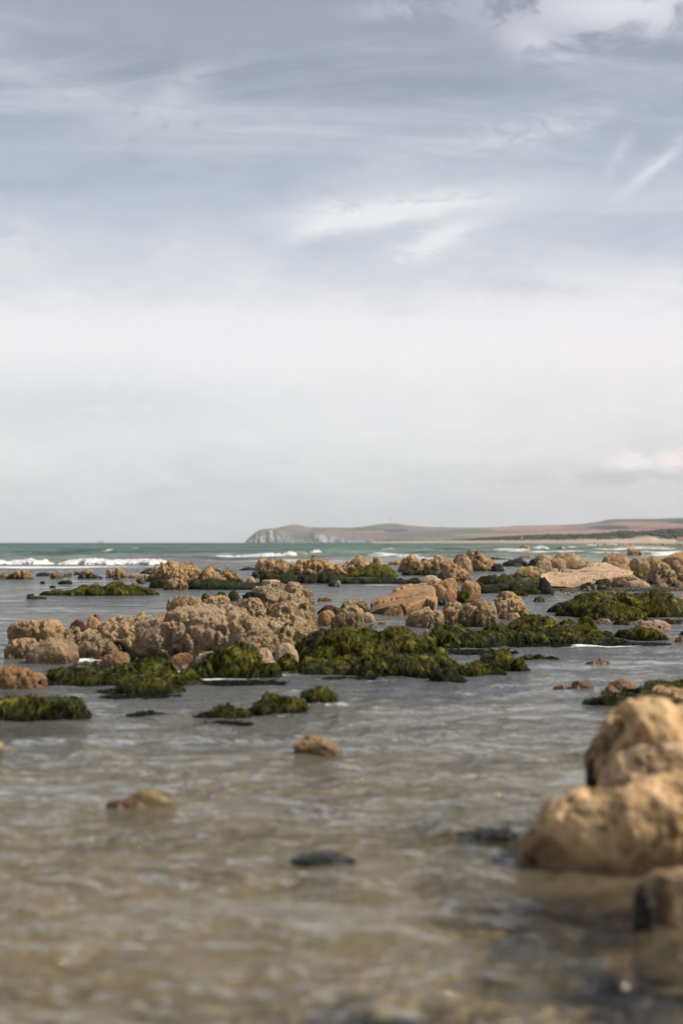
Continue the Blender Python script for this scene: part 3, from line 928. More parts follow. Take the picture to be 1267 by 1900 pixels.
def headland():
    D0 = 9000.0
    u = np.concatenate([np.arange(455, 700, .8), np.arange(700, 1300, 2.0), np.linspace(1300, 1900, 60)])
    nu = len(u)
    sx = np.array([p[0] for p in SKY_LINE]); sy = np.array([p[1] for p in SKY_LINE])
    cx = np.array([p[0] for p in CLIFF]); cy = np.array([p[1] for p in CLIFF])
    # nearer towards the right where the bay bends round
    dist = D0 - 4200 * smooth01((u - 620) / 700)
    sk = np.interp(u, sx, sy) + .35 * fbm(np.stack([u / 9, 0 * u, 0 * u], -1), 4, 11)
    cl = np.interp(u, cx, cy)
    cl = np.minimum(cl + .7 * fbm(np.stack([u / 5, 0 * u + 9, 0 * u], -1), 4, 12), 1006.2)
    rows = np.concatenate([np.linspace(0, 1, 26), 1 + np.linspace(0.03, 1, 60), 2 + np.linspace(.1, 1, 8)])
    Z = []; Y = []; tt = []
    back = 2600.0
    for r in rows:
        if r <= 1:
            d = dist + 130 * r
            zt = (1007 - cl) / F * (dist + 130)
            z = zt * (r ** .75) - 1.0
        elif r <= 2:
            k = r - 1
            d = dist + 130 + back * k
            z0 = (1007 - cl) / F * (dist + 130); z1 = (1007 - sk) / F * (dist + 130 + back)
            z = z0 + (z1 - z0) * (k ** .85)
        else:
            k = r - 2
            d = dist + 130 + back + 1800 * k
            z = (1007 - sk) / F * (dist + 130 + back) * (1 - k * k)
        Z.append(z); Y.append(d + 0 * u); tt.append(r + 0 * u)
    Z = np.array(Z); Y = np.array(Y); T = np.array(tt).ravel()
    X = (u[None, :] - 633.5) / F * Y
    V = np.stack([X, Y, Z + H_CAM * 0], -1).reshape(-1, 3)
    U = np.repeat(u[None, :], len(rows), 0).ravel()
    # gullies in the chalk, rolling ground above
    gul = fbm(np.stack([V[:, 0] / 26, V[:, 1] / 120, V[:, 2] / 60], -1), 5, 21, .6)
    cliffm = np.clip(1.15 - T, 0, 1) * (T < 1.2)
    V[:, 1] += gul * 55 * (T > .02) * (T < 1.02)
    roll = fbm(np.stack([V[:, 0] / 420, V[:, 1] / 500, 0 * T], -1), 4, 22)
    inn = (T > 1.05) & (T < 1.93)
    V[:, 2] += np.where(inn, roll * 9 * np.sin((T - 1) * math.pi), 0)
    # ground cover by field: worked out as patches of land, seen again from any side
    PY = 1007 - V[:, 2] / V[:, 1] * F
    nz = fbm(np.stack([U / 14, PY / 3.0, 0 * U], -1), 4, 23)
    Pn = np.stack([U / 40, PY / 6 + 3, 0 * U], -1)
    patch = fbm(Pn, 3, 24)
    grass = np.array([.085, .080, .062]); tan = np.array([.27, .175, .125]); pink = np.array([.19, .105, .09]); wood = np.array([.020, .028, .018])
    chalk = np.array([.38, .365, .34]); drk = np.array([.15, .155, .12])
    f = smooth01((patch + .25) / .5)[:, None]
    c = grass * (1 - f) + np.array([.15, .12, .088]) * f
    def blob(cx_, cy_, sx_, sy_, col, a=1.0, sl_=0.0, edge=.25):
        nonlocal c
        d = 1 - np.sqrt(((U - cx_) / sx_) ** 2 + ((PY - cy_ - sl_ * (U - cx_)) / sy_) ** 2) + nz * edge
        k = smooth01(d / .12)[:, None] * a * (T > 1.0)[:, None]
        c = c * (1 - k) + col * k
    blob(625, 988, 52, 5.5, pink, .8); blob(665, 993, 60, 4, pink, .6); blob(560, 985, 28, 5, np.array([.14, .13, .085]), .6)
    blob(700, 986, 50, 2.2, np.array([.26, .20, .13]), .6)
    blob(735, 984.5, 26, 3.4, wood, .85); blob(655, 983, 22, 1.2, wood, .6); blob(800, 982.5, 50, 2.5, pink, .55); blob(780, 992, 70, 4, grass, .8); blob(850, 987, 80, 3, grass, .7)
    blob(870, 984, 55, 4.2, np.array([.08, .10, .055]), .8, -.03); blob(900, 992, 60, 3, tan, .75, -.03); blob(930, 984, 40, 2.4, grass, .6)
    blob(990, 978, 110, 2.6, tan, .85); blob(1010, 983, 120, 3.4, tan * 1.05, .9, .01); blob(975, 986, 60, 2.6, pink, .85); blob(1075, 982, 90, 3.0, pink, .8, -.04)
    blob(1060, 988.5, 140, 3.2, tan * 1.08, .9, -.02); blob(940, 995, 50, 3, tan * 1.1, .8); blob(1180, 973, 100, 5, tan, .85, 0); blob(1190, 979, 110, 3, pink, .8); blob(1240, 975, 60, 4, tan * .9, .8)
    blob(1130, 978, 38, 3.6, wood, .95); blob(1190, 964.5, 90, 3.2, drk * .55, .9); blob(1105, 970, 36, 3.0, drk * .6, .8); blob(1060, 976.5, 26, 2.0, pink, .6)
    blob(1200, 985, 120, 3, tan * 1.05, .85); blob(1300, 968, 60, 4, wood, .8); blob(720, 975, 50, 3, drk * .75, .7); blob(1150, 968, 30, 1.5, pink, .5)
    mu = c.mean(0)
    c = np.clip(mu + (c - mu) * 1.2, .012, .8)
    # hedges
    hl = np.abs(fbm(np.stack([U / 30, PY / 4.5, 0 * U + 7], -1), 2, 29))
    k = (smooth01(1 - hl / .035) * .5 * (T > 1.04))[:, None]
    c = c * (1 - k) + wood * k
    # chalk faces: bare where steep, grassed elsewhere
    white = np.zeros_like(U)
    for (a0, a1, p0, p1, s_) in [(497, 509, 984, 997, 1.0), (470, 500, 994, 1006, .7), (500, 528, 996, 1006, .7), (584, 604, 991, 1006, 1.0), (604, 624, 996, 1006, .8), (575, 590, 999, 1006, .5), (630, 720, 1002.5, 1006, .6)]:
        white = np.maximum(white, s_ * smooth01((U - a0) / 3 + .5) * smooth01((a1 - U) / 3 + .5) * smooth01((PY - p0) / 2 + .5) * smooth01((p1 + 2 - PY) / 2))
    g2 = fbm(np.stack([(U - (PY - 990) * .7) / 2.2, PY / 7, 0 * U], -1), 4, 41, .6)
    white = smooth01(white * .95 + g2 * .75 - .32)
    base = np.array([.15, .145, .13]) * (1 + .5 * g2[:, None])
    cc = base * (1 - white[:, None]) + chalk * white[:, None]
    cm = smooth01((1.06 - T) / .05) * smooth01((720 - U) / 60)
    c = c * (1 - cm[:, None]) + cc * cm[:, None]
    o = grid_mesh('hills', V, nu, len(rows), M['land'], kind='structure', origin=(0, 9000, 0))
    add_attr(o, 'ground', np.clip(c, .01, .9))
    return dist

m, t = new_mat('hill_ground')
gc = t.n('ShaderNodeAttribute', attribute_name='ground').outputs['Color']
Pn = t.n('ShaderNodeNewGeometry').outputs['Position']
nn = t.noise(Pn, .02, 6, .7)
finish(t, t.mix(1.0, gc, t.ramp(nn, [(.3, .75), (.7, 1.25)]), 'MULTIPLY'), .95, nn, 4.0)
M['land'] = m
headland()

# dunes and beach along the bay
def coast():
    u = np.concatenate([np.arange(690, 1300, 1.5), np.linspace(1300, 1900, 60)])
    Dn = 4300 - 1700 * smooth01((u - 690) / 420)
    top_px = [(690, 1005.6), (760, 1004.4), (820, 1003.2), (880, 1003.0), (960, 1002.4), (1040, 1002.0), (1100, 1001.5), (1140, 1001.0), (1165, 999.5), (1185, 997.5), (1205, 995.5), (1212, 996.5), (1222, 1001), (1267, 1002), (1400, 1001), (1900, 1003)]
    dune_px = [(690, 1005.6), (760, 1003.4), (840, 1001.5), (900, 999.5), (960, 997.5), (1010, 996), (1060, 995), (1100, 994), (1150, 990), (1200, 988), (1240, 986), (1267, 986), (1400, 986), (1900, 998)]
    tp = np.interp(u, *zip(*top_px)) + .25 * fbm(np.stack([u / 7, 0 * u, 0 * u], -1), 3, 51)
    dp = np.interp(u, *zip(*dune_px))
    rows = np.concatenate([np.linspace(0, 1, 14), 1 + np.linspace(.06, 1, 24), 2 + np.linspace(.2, 1, 5)])
    Z, Y, T = [], [], []
    for r in rows:
        if r <= 1:
            d = Dn + 160 * r; z = (1007 - tp) / F * (Dn + 160) * r ** 1.4 + 0.25 * r - .15 + H_CAM * r
        elif r <= 2:
            k = r - 1; d = Dn + 160 + 500 * k
            z = (1007 - tp) / F * (Dn + 160) * (1 - k) + (1007 - dp) / F * (Dn + 660) * k + 1
        else:
            k = r - 2; d = Dn + 660 + 600 * k; z = ((1007 - dp) / F * (Dn + 660) + 1) * (1 - k) - 1 * k
        Z.append(z); Y.append(d); T.append(r + 0 * u)
    Z = np.array(Z); Y = np.array(Y); T = np.array(T).ravel()
    X = (u[None, :] - 633.5) / F * Y
    V = np.stack([X, Y, Z], -1).reshape(-1, 3)
    V[:, 2] += np.where((T > .6) & (T < 2), fbm(V / np.array([22, 40, 9.]), 4, 52) * 1.3, 0)
    U = np.repeat(u[None, :], len(rows), 0).ravel()
    PY = 1007 - (V[:, 2] - 1) / V[:, 1] * F
    nz = fbm(np.stack([U / 6, PY / 2, 0 * U], -1), 4, 53)
    sand = np.array([.42, .32, .25]); scrub = np.array([.05, .06, .035]); dry = np.array([.30, .25, .16])
    k = smooth01((T - 1.0 + nz * .25) / .1)[:, None]
    g = scrub * (1 - smooth01((nz + .1) / .4)[:, None] * .5) + dry * smooth01((nz + .1) / .4)[:, None] * .5
    bare = (smooth01(1 - np.abs(U - 1222) / 22) * smooth01(1 - np.abs(PY - 992) / 5) + .8 * smooth01(1 - np.abs(U - 1125) / 40) * smooth01(1 - np.abs(PY - 996) / 1.8)
            + .6 * smooth01(1 - np.abs(U - 1010) / 60) * smooth01(1 - np.abs(PY - 998.6) / 1.5))
    bare = smooth01(bare * 1.5 + nz - .6)[:, None]
    g = g * (1 - bare) + dry * 1.5 * bare
    c = sand * (1 - k) + g * k
    wet = smooth01((.25 - T) / .2)[:, None]
    c = c * (1 - wet * .25)
    o = grid_mesh('beach', V, len(u), len(rows), M['land'], kind='structure', origin=(0, 3000, 0))
    add_attr(o, 'ground', np.clip(c, .01, .9))
coast()


def joined(name, parts, mat, **kw):
    """parts: list of (verts, faces); one mesh"""
    vs, fs = [], []
    off = 0
    for v, f in parts:
        vs += [tuple(p) for p in v]
        fs += [tuple(i + off for i in q) for q in f]
        off += len(v)
    me = bpy.data.meshes.new(name)
    par = kw.pop('parent', None)
    org = kw.pop('origin', (0, 0, 0))
    me.from_pydata([(a - org[0], b - org[1], c - org[2]) for a, b, c in vs], [], fs)
    me.materials.append(mat)
    o = bpy.data.objects.new(name, me)
    COL.objects.link(o)
    if par is not None:
        o.parent = par
    else:
        o.location = org
    tag(o, **kw)
    return o

def box(cx, cy, cz, sx, sy, sz):
    """centre of the foot, full sizes"""
    v = [(cx + a * sx / 2, cy + b * sy / 2, cz + c * sz) for c in (0, 1) for a, b in ((-1, -1), (1, -1), (1, 1), (-1, 1))]
    return v, [(0, 3, 2, 1), (4, 5, 6, 7), (0, 1, 5, 4), (1, 2, 6, 5), (2, 3, 7, 6), (3, 0, 4, 7)]

def tube(path, radii, n=8):
    vs, fs = [], []
    for i, (p, r) in enumerate(zip(path, radii)):
        for k in range(n):
            a = 2 * math.pi * k / n
            vs.append((p[0] + r * math.cos(a), p[1] + r * math.sin(a), p[2]))
    for i in range(len(path) - 1):
        for k in range(n):
            fs.append((i * n + k, i * n + (k + 1) % n, (i + 1) * n + (k + 1) % n, (i + 1) * n + k))
    fs.append(tuple(reversed(range(n)))); fs.append(tuple(range((len(path) - 1) * n, len(path) * n)))
    return vs, fs

def bar(a, b, r):
    a = np.array(a, float); b = np.array(b, float)
    d = b - a; d /= np.linalg.norm(d)
    s = np.cross(d, [0, 0, 1.]) if abs(d[2]) < .9 else np.cross(d, [1., 0, 0])
    s /= np.linalg.norm(s); t_ = np.cross(d, s)
    vs = [tuple(q + r * (s * c + t_ * e)) for q in (a, b) for c, e in ((1, 0), (0, 1), (-1, 0), (0, -1))]
    return vs, [(0, 1, 5, 4), (1, 2, 6, 5), (2, 3, 7, 6), (3, 0, 4, 7), (0, 3, 2, 1), (4, 5, 6, 7)]

def roof_gable(cx, cy, cz, sx, sy, h, ov=.4):
    x, y = sx / 2 + ov, sy / 2 + ov
    v = [(cx - x, cy - y, cz), (cx + x, cy - y, cz), (cx + x, cy + y, cz), (cx - x, cy + y, cz), (cx - x, cy, cz + h), (cx + x, cy, cz + h)]
    return v, [(0, 1, 5, 4), (2, 3, 4, 5), (0, 4, 3), (1, 2, 5), (0, 3, 2, 1)]

def empty(name, loc, **kw):
    o = bpy.data.objects.new(name, None)
    o.location = loc
    COL.objects.link(o)
    tag(o, **kw)
    return o

M['leaf'] = simple('dune_woodland_leaves', (.032, .045, .022), .9, .4, .15, 2.0)
M['white_wall'] = simple('white_render', (.75, .73, .68), .9, .04, .5)
M['red_roof'] = simple('red_roof_tiles', (.42, .13, .09), .9, .15, .5)
M['grey_roof'] = simple('grey_roof', (.16, .15, .15), .9, .1, .5)
M['stone'] = simple('grey_granite', (.28, .27, .26), .9, .1, .2)
M['steel'] = simple('grey_steel', (.22, .22, .23), .7, .1, .2)
M['ship_white'] = simple('ship_white_paint', (.85, .85, .84), .6, .03, .05)
M['ship_dark'] = simple('ship_dark_blue', (.05, .07, .12), .6, .1, .05)
M['glass'] = simple('dark_window', (.06, .07, .08), .2, .1, .2)

# woodland behind the dunes: too many trees to count
def ico(c, r, rs, jitter=.3):
    t_ = (1 + 5 ** .5) / 2
    b = np.array([(-1, t_, 0), (1, t_, 0), (-1, -t_, 0), (1, -t_, 0), (0, -1, t_), (0, 1, t_), (0, -1, -t_), (0, 1, -t_), (t_, 0, -1), (t_, 0, 1), (-t_, 0, -1), (-t_, 0, 1)])
    b = b / np.linalg.norm(b[0]) * (1 + rs.uniform(-jitter, jitter, (12, 1)))
    v = b * np.array(r) + np.array(c)
    f = [(0, 11, 5), (0, 5, 1), (0, 1, 7), (0, 7, 10), (0, 10, 11), (1, 5, 9), (5, 11, 4), (11, 10, 2), (10, 7, 6), (7, 1, 8), (3, 9, 4), (3, 4, 2), (3, 2, 6), (3, 6, 8), (3, 8, 9), (4, 9, 5), (2, 4, 11), (6, 2, 10), (8, 6, 7), (9, 8, 1)]
    return v.tolist(), f

def woodland():
    rs = np.random.RandomState(5)
    tops = [(820, 1003), (850, 1001.5), (880, 999), (920, 996), (960, 994), (990, 992.5), (1020, 991.5), (1060, 991), (1085, 991), (1105, 990), (1130, 988), (1150, 985), (1180, 986), (1205, 985), (1228, 982), (1250, 980.5), (1267, 982), (1300, 981), (1420, 982), (1600, 988), (1900, 998)]
    bots = [(820, 1004), (850, 1003), (900, 1001), (960, 999.5), (1020, 999.5), (1080, 1000), (1140, 1000), (1160, 997), (1190, 994), (1210, 991), (1240, 996), (1267, 996), (1420, 996), (1900, 1002)]
    tx, ty = zip(*tops); bx, by = zip(*bots)
    parts = []
    n = 0
    while n < 3600:
        u = rs.uniform(820, 1330) if n < 3200 else rs.uniform(1330, 1900)
        t0, b0 = np.interp(u, tx, ty), np.interp(u, bx, by)
        k = rs.uniform(0, 1) ** .8
        pyy = b0 + (t0 - b0) * k
        n += 1
        if fbm(np.array([[u / 16, pyy / 3, 0]]), 3, 66)[0] > .16 and k < .75:
            continue
        Dn = 4300 - 1700 * smooth01((u - 690) / 420) + 180 + 480 * k
        z = (1007 - pyy) / F * Dn + 1
        r = rs.uniform(2.2, 4.2) * (1.0 if rs.rand() > .12 else 1.5)
        parts.append(ico(((u - 633.5) / F * Dn, Dn, z - r * .6), (r * 1.5, r * 1.3, r * .95), rs))
    joined('woodland', parts, M['leaf'], kind='stuff')
woodland()

# low bushes that break the skyline of the far ridge are part of the land; single houses stand in it
HOUSES = [(770, 1001.8, 12, 'white', 'white house alone at the foot of the far hill, left of the village'),
          (784, 1001.6, 9, 'white', 'small white house just right of the lone white one, far across the bay'),
          (802, 1000.4, 9, 'white', 'white house in the middle of the far village above the beach'),
          (821, 999.8, 10, 'white', 'bright white house at the upper right of the far village'),
          (835, 1000.6, 8, 'tan', 'small tan house at the right end of the far village'),
          (968, 996.4, 9, 'red', 'small red-roofed house above the dune woodland'),
          (1000, 995.6, 8, 'red', 'pale house with reddish roof right of the other one above the dunes'),
          (1046, 981.5, 8, 'white', 'tiny white farm building in the tan field below the ridge'),
          (1257, 990.0, 5, 'white', 'little white hut among the dark trees above the red-roofed building')]
for (px, py, w_px, kind, lab) in HOUSES:
    Dn = 7800 if px < 900 else (2950 if px > 1200 else 5200)
    if px == 1046: Dn = 6800
    if px in (968, 1000): Dn = 3250
    w = w_px * .42 / F * Dn
    X = (px - 633.5) / F * Dn; zt = (1007 - py) / F * Dn + 1
    e = empty('house', (X, Dn, zt - w * .45), label=lab, cat='house', group='houses across the bay')
    hh = w * .36
    joined('wall', [box(0, 0, -w * .4, w, w * .6, hh + w * .4)], M['white_wall'], parent=e)
    rr = joined('roof', [roof_gable(0, 0, hh, w, w * .6, w * .25, w * .05)], M['grey_roof'] if kind == 'white' else M['red_roof'], parent=e)
    for s in (-1, 1):
        joined('window', [box(s * w * .25, -w * .3 - .06, hh * .35, w * .14, .12, hh * .4)], M['glass'], parent=e)

def beach_building():
    Dn = 2560.0
    k = Dn / F
    X = (1272 - 633.5) * k
    e = empty('beach_building', (X, Dn, 4.5), label='long pale building with bright red roofs at the right end of the beach', cat='building')
    for i, (ox, w) in enumerate(((-13, 8), (-4, 9), (6, 10), (17, 11))):
        joined('wall', [box(ox * k, 0, -3, w * k, 9, 6.6)], M['white_wall'], parent=e)
        joined('roof', [roof_gable(ox * k, 0, 3.6, w * k, 9, 2.6 + (i % 2) * .8, .5)], M['red_roof'], parent=e)
        for j in (-1, 0, 1):
            joined('window', [box((ox + j * w * .28) * k, -4.56, .8, 1.2, .14, 1.5)], M['glass'], parent=e)
beach_building()

def obelisk():
    Dn = 11500.0
    x, z = at_y(543.5, 975.2, Dn)
    s = Dn / F
    e = empty('obelisk', (x, Dn, z), label='small grey stone obelisk on top of the headland', cat='monument')
    joined('plinth', [box(0, 0, -4, 2.4 * s, 2.4 * s, 4 + 1.0 * s)], M['stone'], parent=e)
    joined('shaft', [tube([(0, 0, 1.0 * s), (0, 0, 5.6 * s), (0, 0, 6.4 * s)], [.75 * s, .45 * s, .05 * s], 4)], M['stone'], parent=e)
obelisk()

def mast():
    Dn = 11400.0
    x, z = at_y(722.5, 972, Dn)
    s = Dn / F
    H = 17.5 * s
    e = empty('radio_mast', (x, Dn, z), label='tall thin radio mast on the hilltop with platforms', cat='radio mast')
    parts = []
    w = .38 * s
    for a, b in ((-1, -1), (1, -1), (1, 1), (-1, 1)):
        parts.append(bar((a * w, b * w, -3), (a * w * .35, b * w * .35, H * .8), .07 * s))
    for i in range(12):
        f0, f1 = i / 12, (i + 1) / 12
        w0, w1 = w * (1 - .65 * f0), w * (1 - .65 * f1)
        parts.append(bar((-w0, -w0, H * .8 * f0), (w1, -w1, H * .8 * f1), .05 * s))
        parts.append(bar((w0, -w0, H * .8 * f0), (-w1, -w1, H * .8 * f1), .05 * s))
    joined('lattice', parts, M['steel'], parent=e)
    joined('antenna', [bar((0, 0, H * .78), (0, 0, H), .12 * s)], M['steel'], parent=e)
    for f in (.3, .52, .72):
        joined('platform', [tube([(0, 0, H * f), (0, 0, H * f + .35 * s)], [.7 * s, .7 * s], 10)], M['steel'], parent=e)
mast()

def ferry():
    Dn = 21000.0
    s = Dn / F
    x = (189.5 - 633.5) * s
    e = empty('ferry', (x, Dn, 0), label='white passenger ferry far out on the horizon', cat='ferry')
    L = 15.5 * s; B = 30.0
    # hull with raked bow (right)
    hs = 1.9 * s
    v = []
    for z_, xa, xb, wf in ((-4, -.48, .42, .8), (hs, -.50, .50, 1.0)):
        v += [(xa * L, -B / 2 * wf, z_), (xb * L * .8, -B / 2 * wf, z_), (xb * L, 0, z_), (xb * L * .8, B / 2 * wf, z_), (xa * L, B / 2 * wf, z_)]
    f = [(0, 1, 6, 5), (1, 2, 7, 6), (2, 3, 8, 7), (3, 4, 9, 8), (4, 0, 5, 9), (5, 6, 7, 8, 9), (4, 3, 2, 1, 0)]
    joined('hull', [(v, f)], M['ship_white'], parent=e)
    joined('window_band', [box(-.02 * L, -B * .47, hs + .05 * s, L * .84, .6, .45 * s)], M['ship_dark'], parent=e)
    joined('superstructure', [box(-.02 * L, 0, hs, L * .84, B * .92, .5 * s), box(-.04 * L, 0, hs + .5 * s, L * .76, B * .85, 1.0 * s), box(-.1 * L, 0, hs + 1.5 * s, L * .5, B * .7, .6 * s)], M['ship_white'], parent=e)
    joined('bridge', [box(.30 * L, 0, hs + 1.5 * s, L * .10, B * .9, .9 * s)], M['ship_white'], parent=e)
    joined('funnel', [tube([(-.36 * L, 0, hs + 1.5 * s), (-.37 * L, 0, hs + 3.3 * s)], [.06 * L, .05 * L], 8)], M['ship_dark'], parent=e)
    joined('mast', [bar((.30 * L, 0, hs + 2.4 * s), (.30 * L, 0, hs + 3.6 * s), .1 * s)], M['steel'], parent=e)
ferry()

def bather(px, py_foot, hgt_px, lab, Yd=None):
    Yd = Yd or row_y(py_foot)
    s = Yd / F
    x = (px - 633.5) * s
    h = hgt_px * s
    # simple wading figure: legs, trunk, arms and head grown as one skin of tubes
    parts = [tube([(x - .06 * h, Yd, -.3), (x - .06 * h, Yd, .28 * h), (x - .03 * h, Yd, .5 * h)], [.04 * h, .055 * h, .07 * h], 8),
             tube([(x + .06 * h, Yd, -.3), (x + .06 * h, Yd, .28 * h), (x + .03 * h, Yd, .5 * h)], [.04 * h, .055 * h, .07 * h], 8),
             tube([(x, Yd, .46 * h), (x, Yd, .62 * h), (x, Yd, .8 * h), (x, Yd, .86 * h), (x, Yd, .88 * h), (x, Yd, .94 * h), (x, Yd, h)], [.09 * h, .08 * h, .115 * h, .05 * h, .045 * h, .065 * h, .03 * h], 10),
             tube([(x - .16 * h, Yd, .45 * h), (x - .14 * h, Yd, .62 * h), (x - .11 * h, Yd, .81 * h)], [.025 * h, .03 * h, .04 * h], 6),
             tube([(x + .16 * h, Yd, .45 * h), (x + .14 * h, Yd, .62 * h), (x + .11 * h, Yd, .81 * h)], [.025 * h, .03 * h, .04 * h], 6)]
    joined('person', parts, M['ship_dark'], label=lab, cat='person', origin=(x, Yd, 0))
bather(1101.5, 1009.4, 4.6, 'tiny dark figure wading in the shallows off the pale beach', 1100.0)
bather(1129, 1008.6, 2.6, 'tiny dark figure right of the taller one, by the water line of the beach', 1500.0)
for i, (px, w) in enumerate(((796, 1.2), (802, 1.0), (806, 1.4), (811, 1.6), (814, 1.8))):
    Yd = 1300.0 + 20 * i
    s = Yd / F; x = (px - 633.5) * s
    rs_ = np.random.RandomState(i)
    joined('swimmer', [tube([(x, Yd, -.3), (x, Yd, .1), (x, Yd, .32 * w), (x, Yd, .6 * w), (x, Yd, .75 * w)], [.3 * s * w, .36 * s * w, .2 * s * w, .22 * s * w, .08 * s * w], 8)],
           M['ship_dark'], label='tiny dark head and shoulders in the green water below the far village', cat='swimmer', group='swimmers in the bay', origin=(x, Yd, 0))

# low dark ledges in front of the beach on the right
rock('far', [(1105, 1011.4), (1125, 1010.6), (1150, 1010.8), (1180, 1010.2), (1200, 1010.9)], 1012.2, 'long thin dark ledge in the water before the beach, left part', depth=.15, name='rock_ledge', dmax=25)
rock('far', [(1180, 1010.5), (1205, 1009.4), (1230, 1009.2), (1260, 1009.4), (1290, 1009.2), (1330, 1009.4)], 1012.4, 'long low brown ledge below the red-roofed building at the beach', depth=.15, name='rock_ledge', dmax=25)


# ------------------------------------------------------------------ rocks standing out in the sea
R = rock
R('far', (960, 986, 1013), 1023, 'brown rock standing in the surf, larger of two, white crests at both sides', depth=.8)
R('far', (948, 958, 1019), 1023, 'little rock close left of the brown rock in the surf', depth=.8)
R('far', (1031, 1051, 1014), 1021.5, 'small rounded brown rock in the surf right of the larger brown one', depth=.8)
R('far', (566, 583, 1027.5), 1034, 'small brown rock beneath the white crest behind the middle reef', depth=.8)
R('far', (594, 618, 1028), 1033.5, 'flat brown rock right of the small one under the white crest', depth=.8)
R('dark', (1070, 1080, 1018.6), 1020.6, 'tiny dark rock tip beside a white crest in the open surf', depth=.8)

# ------------------------------------------------------------------ far left reef
R('far', (-12, 12, 1066), 1075, 'tan rock cut by the left edge of the photo, in the shallows')
R('far', [(16, 1074), (19, 1067), (24, 1062), (34, 1060), (42, 1059.5), (50, 1059), (56, 1062), (57.5, 1074)], 1075, 'separate tan crusted rock near the left edge, flat topped')
R('dark', (67, 98, 1063), 1069, 'low black rock just left of the small tan rocks', depth=.5)
R('far', (94, 118, 1063), 1074, 'small tan rock against the right end of the low black rock')
R('far', (117, 135, 1063), 1070, 'small tan rock in a row of low ones, far left water')
R('far', (138, 160, 1060), 1067, 'low tan rock left of the one with black stones in front')
R('far', (152, 176, 1056.5), 1068, 'tan rock rising behind two black wet stones')
R('dark', (145, 162, 1065), 1074, 'black wet stone, left of the pair in front of a tan rock')
R('dark', [(159, 1074), (163, 1066), (170, 1064), (178, 1068), (191, 1072.6)], 1074, 'black wet stone with a long low tail to the right')
R('weeddark', (75, 85, 1078.5), 1083, 'tiny dark knob alone in the calm water', cat='seaweed rock')
R('weeddark', [(108, 1084), (111, 1079), (118, 1077), (130, 1076), (136, 1079), (136.5, 1084)], 1084, 'dark oval weed-covered rock alone in calm water on the left', cat='seaweed rock')
R('dark', (92, 105, 1086.5), 1090.5, 'small flat dark stone just left above the long green ledge')
R('weedyel', [(51, 1112), (52, 1105), (58, 1104), (66, 1106), (75, 1107), (82, 1109.6), (86, 1111)], 1112, 'small yellow-green weedy rock alone left below the long ledge', cat='seaweed rock', depth=.6)
R('weed', [(76, 1104), (84, 1097), (96, 1093), (108, 1093), (120, 1096), (132, 1092), (145, 1087), (158, 1085), (170, 1088), (182, 1088), (200, 1084), (212, 1080), (226, 1079), (234, 1085), (250, 1087), (272, 1089), (284, 1095), (292, 1103)], 1105.5,
  'long low green weed-covered ledge in the water on the left', cat='seaweed rock', name='seaweed_ledge', depth=.28, res=1.1)
R('brown', (167, 189, 1081), 1092, 'bare brownish stone lying on top of the long green ledge', depth=.5)
R('dark', (210, 223, 1072.4), 1076, 'thin dark stone under the knobbly tan rock')
R('far', [(197, 1071), (200, 1059), (207, 1057), (213, 1061), (217, 1056), (222, 1055), (228, 1057), (233, 1063), (236.5, 1071)], 1072.5, 'knobbly tan rock with two humps, standing apart left of the reef')
R('pale', [(236, 1072), (240, 1064.5), (255, 1063.5), (270, 1066), (283, 1069), (284, 1072)], 1073, 'smooth pale tan rock lying low before the left reef', depth=.5)
R('dark', [(259, 1066), (263, 1060), (270, 1058), (277, 1060), (281, 1066)], 1066.5, 'black domed rock behind the smooth pale one')
R('far', (271, 302, 1052.5), 1059, 'flat tan rock at the back left corner of the left reef', depth=.6)
R('far', [(262, 1080), (272, 1073), (284, 1065), (296, 1058), (303, 1051), (312, 1047), (320, 1045), (326, 1050), (333, 1053), (342, 1052), (352, 1050), (358, 1053), (362, 1062), (375, 1060), (392, 1061), (402, 1065), (412, 1072), (414, 1078)], 1080,
  'broad jagged tan reef on the left, highest of the left reef', name='reef_rock', depth=.35, res=1.2)
R('far', [(304, 1094), (308, 1084), (315, 1077), (323, 1073), (332, 1075), (340, 1077), (346, 1083), (348.5, 1094)], 1095, 'pale crusted lump standing in front of the broad jagged left reef', depth=.6)
R('far', (382, 403, 1050), 1058, 'small tan rock behind the left reef, over a dark weedy foot')
R('weeddark', (377, 412, 1056.5), 1063, 'dark weedy low rock at the foot of a small tan one', cat='seaweed rock', depth=.5)
R('far', [(406, 1078), (408, 1066), (415, 1060), (424, 1058), (434, 1059), (440, 1065), (442.5, 1078)], 1079, 'rounded tan lump at the right end of the left reef')
R('brown', (243, 259, 1079), 1089, 'small brown stone at the left foot of the jagged reef')
R('dark', (250, 270, 1074), 1083.5, 'black wet stone at the left foot of the jagged reef')
R('weeddark', [(277, 1090), (281, 1079), (290, 1075), (301, 1075), (312, 1077), (320, 1084), (322, 1091)], 1092, 'dark green mound between the black stone and the pale crusted lump', cat='seaweed rock')
R('weeddark', [(340, 1094), (352, 1080), (365, 1073), (372, 1079), (385, 1078), (395, 1076), (410, 1079), (425, 1077), (440, 1080), (458, 1083), (480, 1084), (500, 1084), (512, 1087), (516, 1093)], 1094.5,
  'flat bed of dark green weed in front of the left reef', cat='seaweed rock', name='seaweed_ledge', depth=.35)
R('weeddark', (426, 447, 1072.5), 1084, 'dark green knob rising from the weed bed left of two tan stones', cat='seaweed rock')
R('dark', (408, 428, 1078), 1086, 'purplish black stone on the dark weed bed')
R('brown', (440, 458, 1073), 1084, 'small brown stone on the weed bed, left of the pale pointed one')
R('pale', [(456, 1084), (458, 1076), (464, 1070), (469, 1069), (474, 1074), (475.5, 1083)], 1085, 'pale pointed stone standing on the dark weed bed')
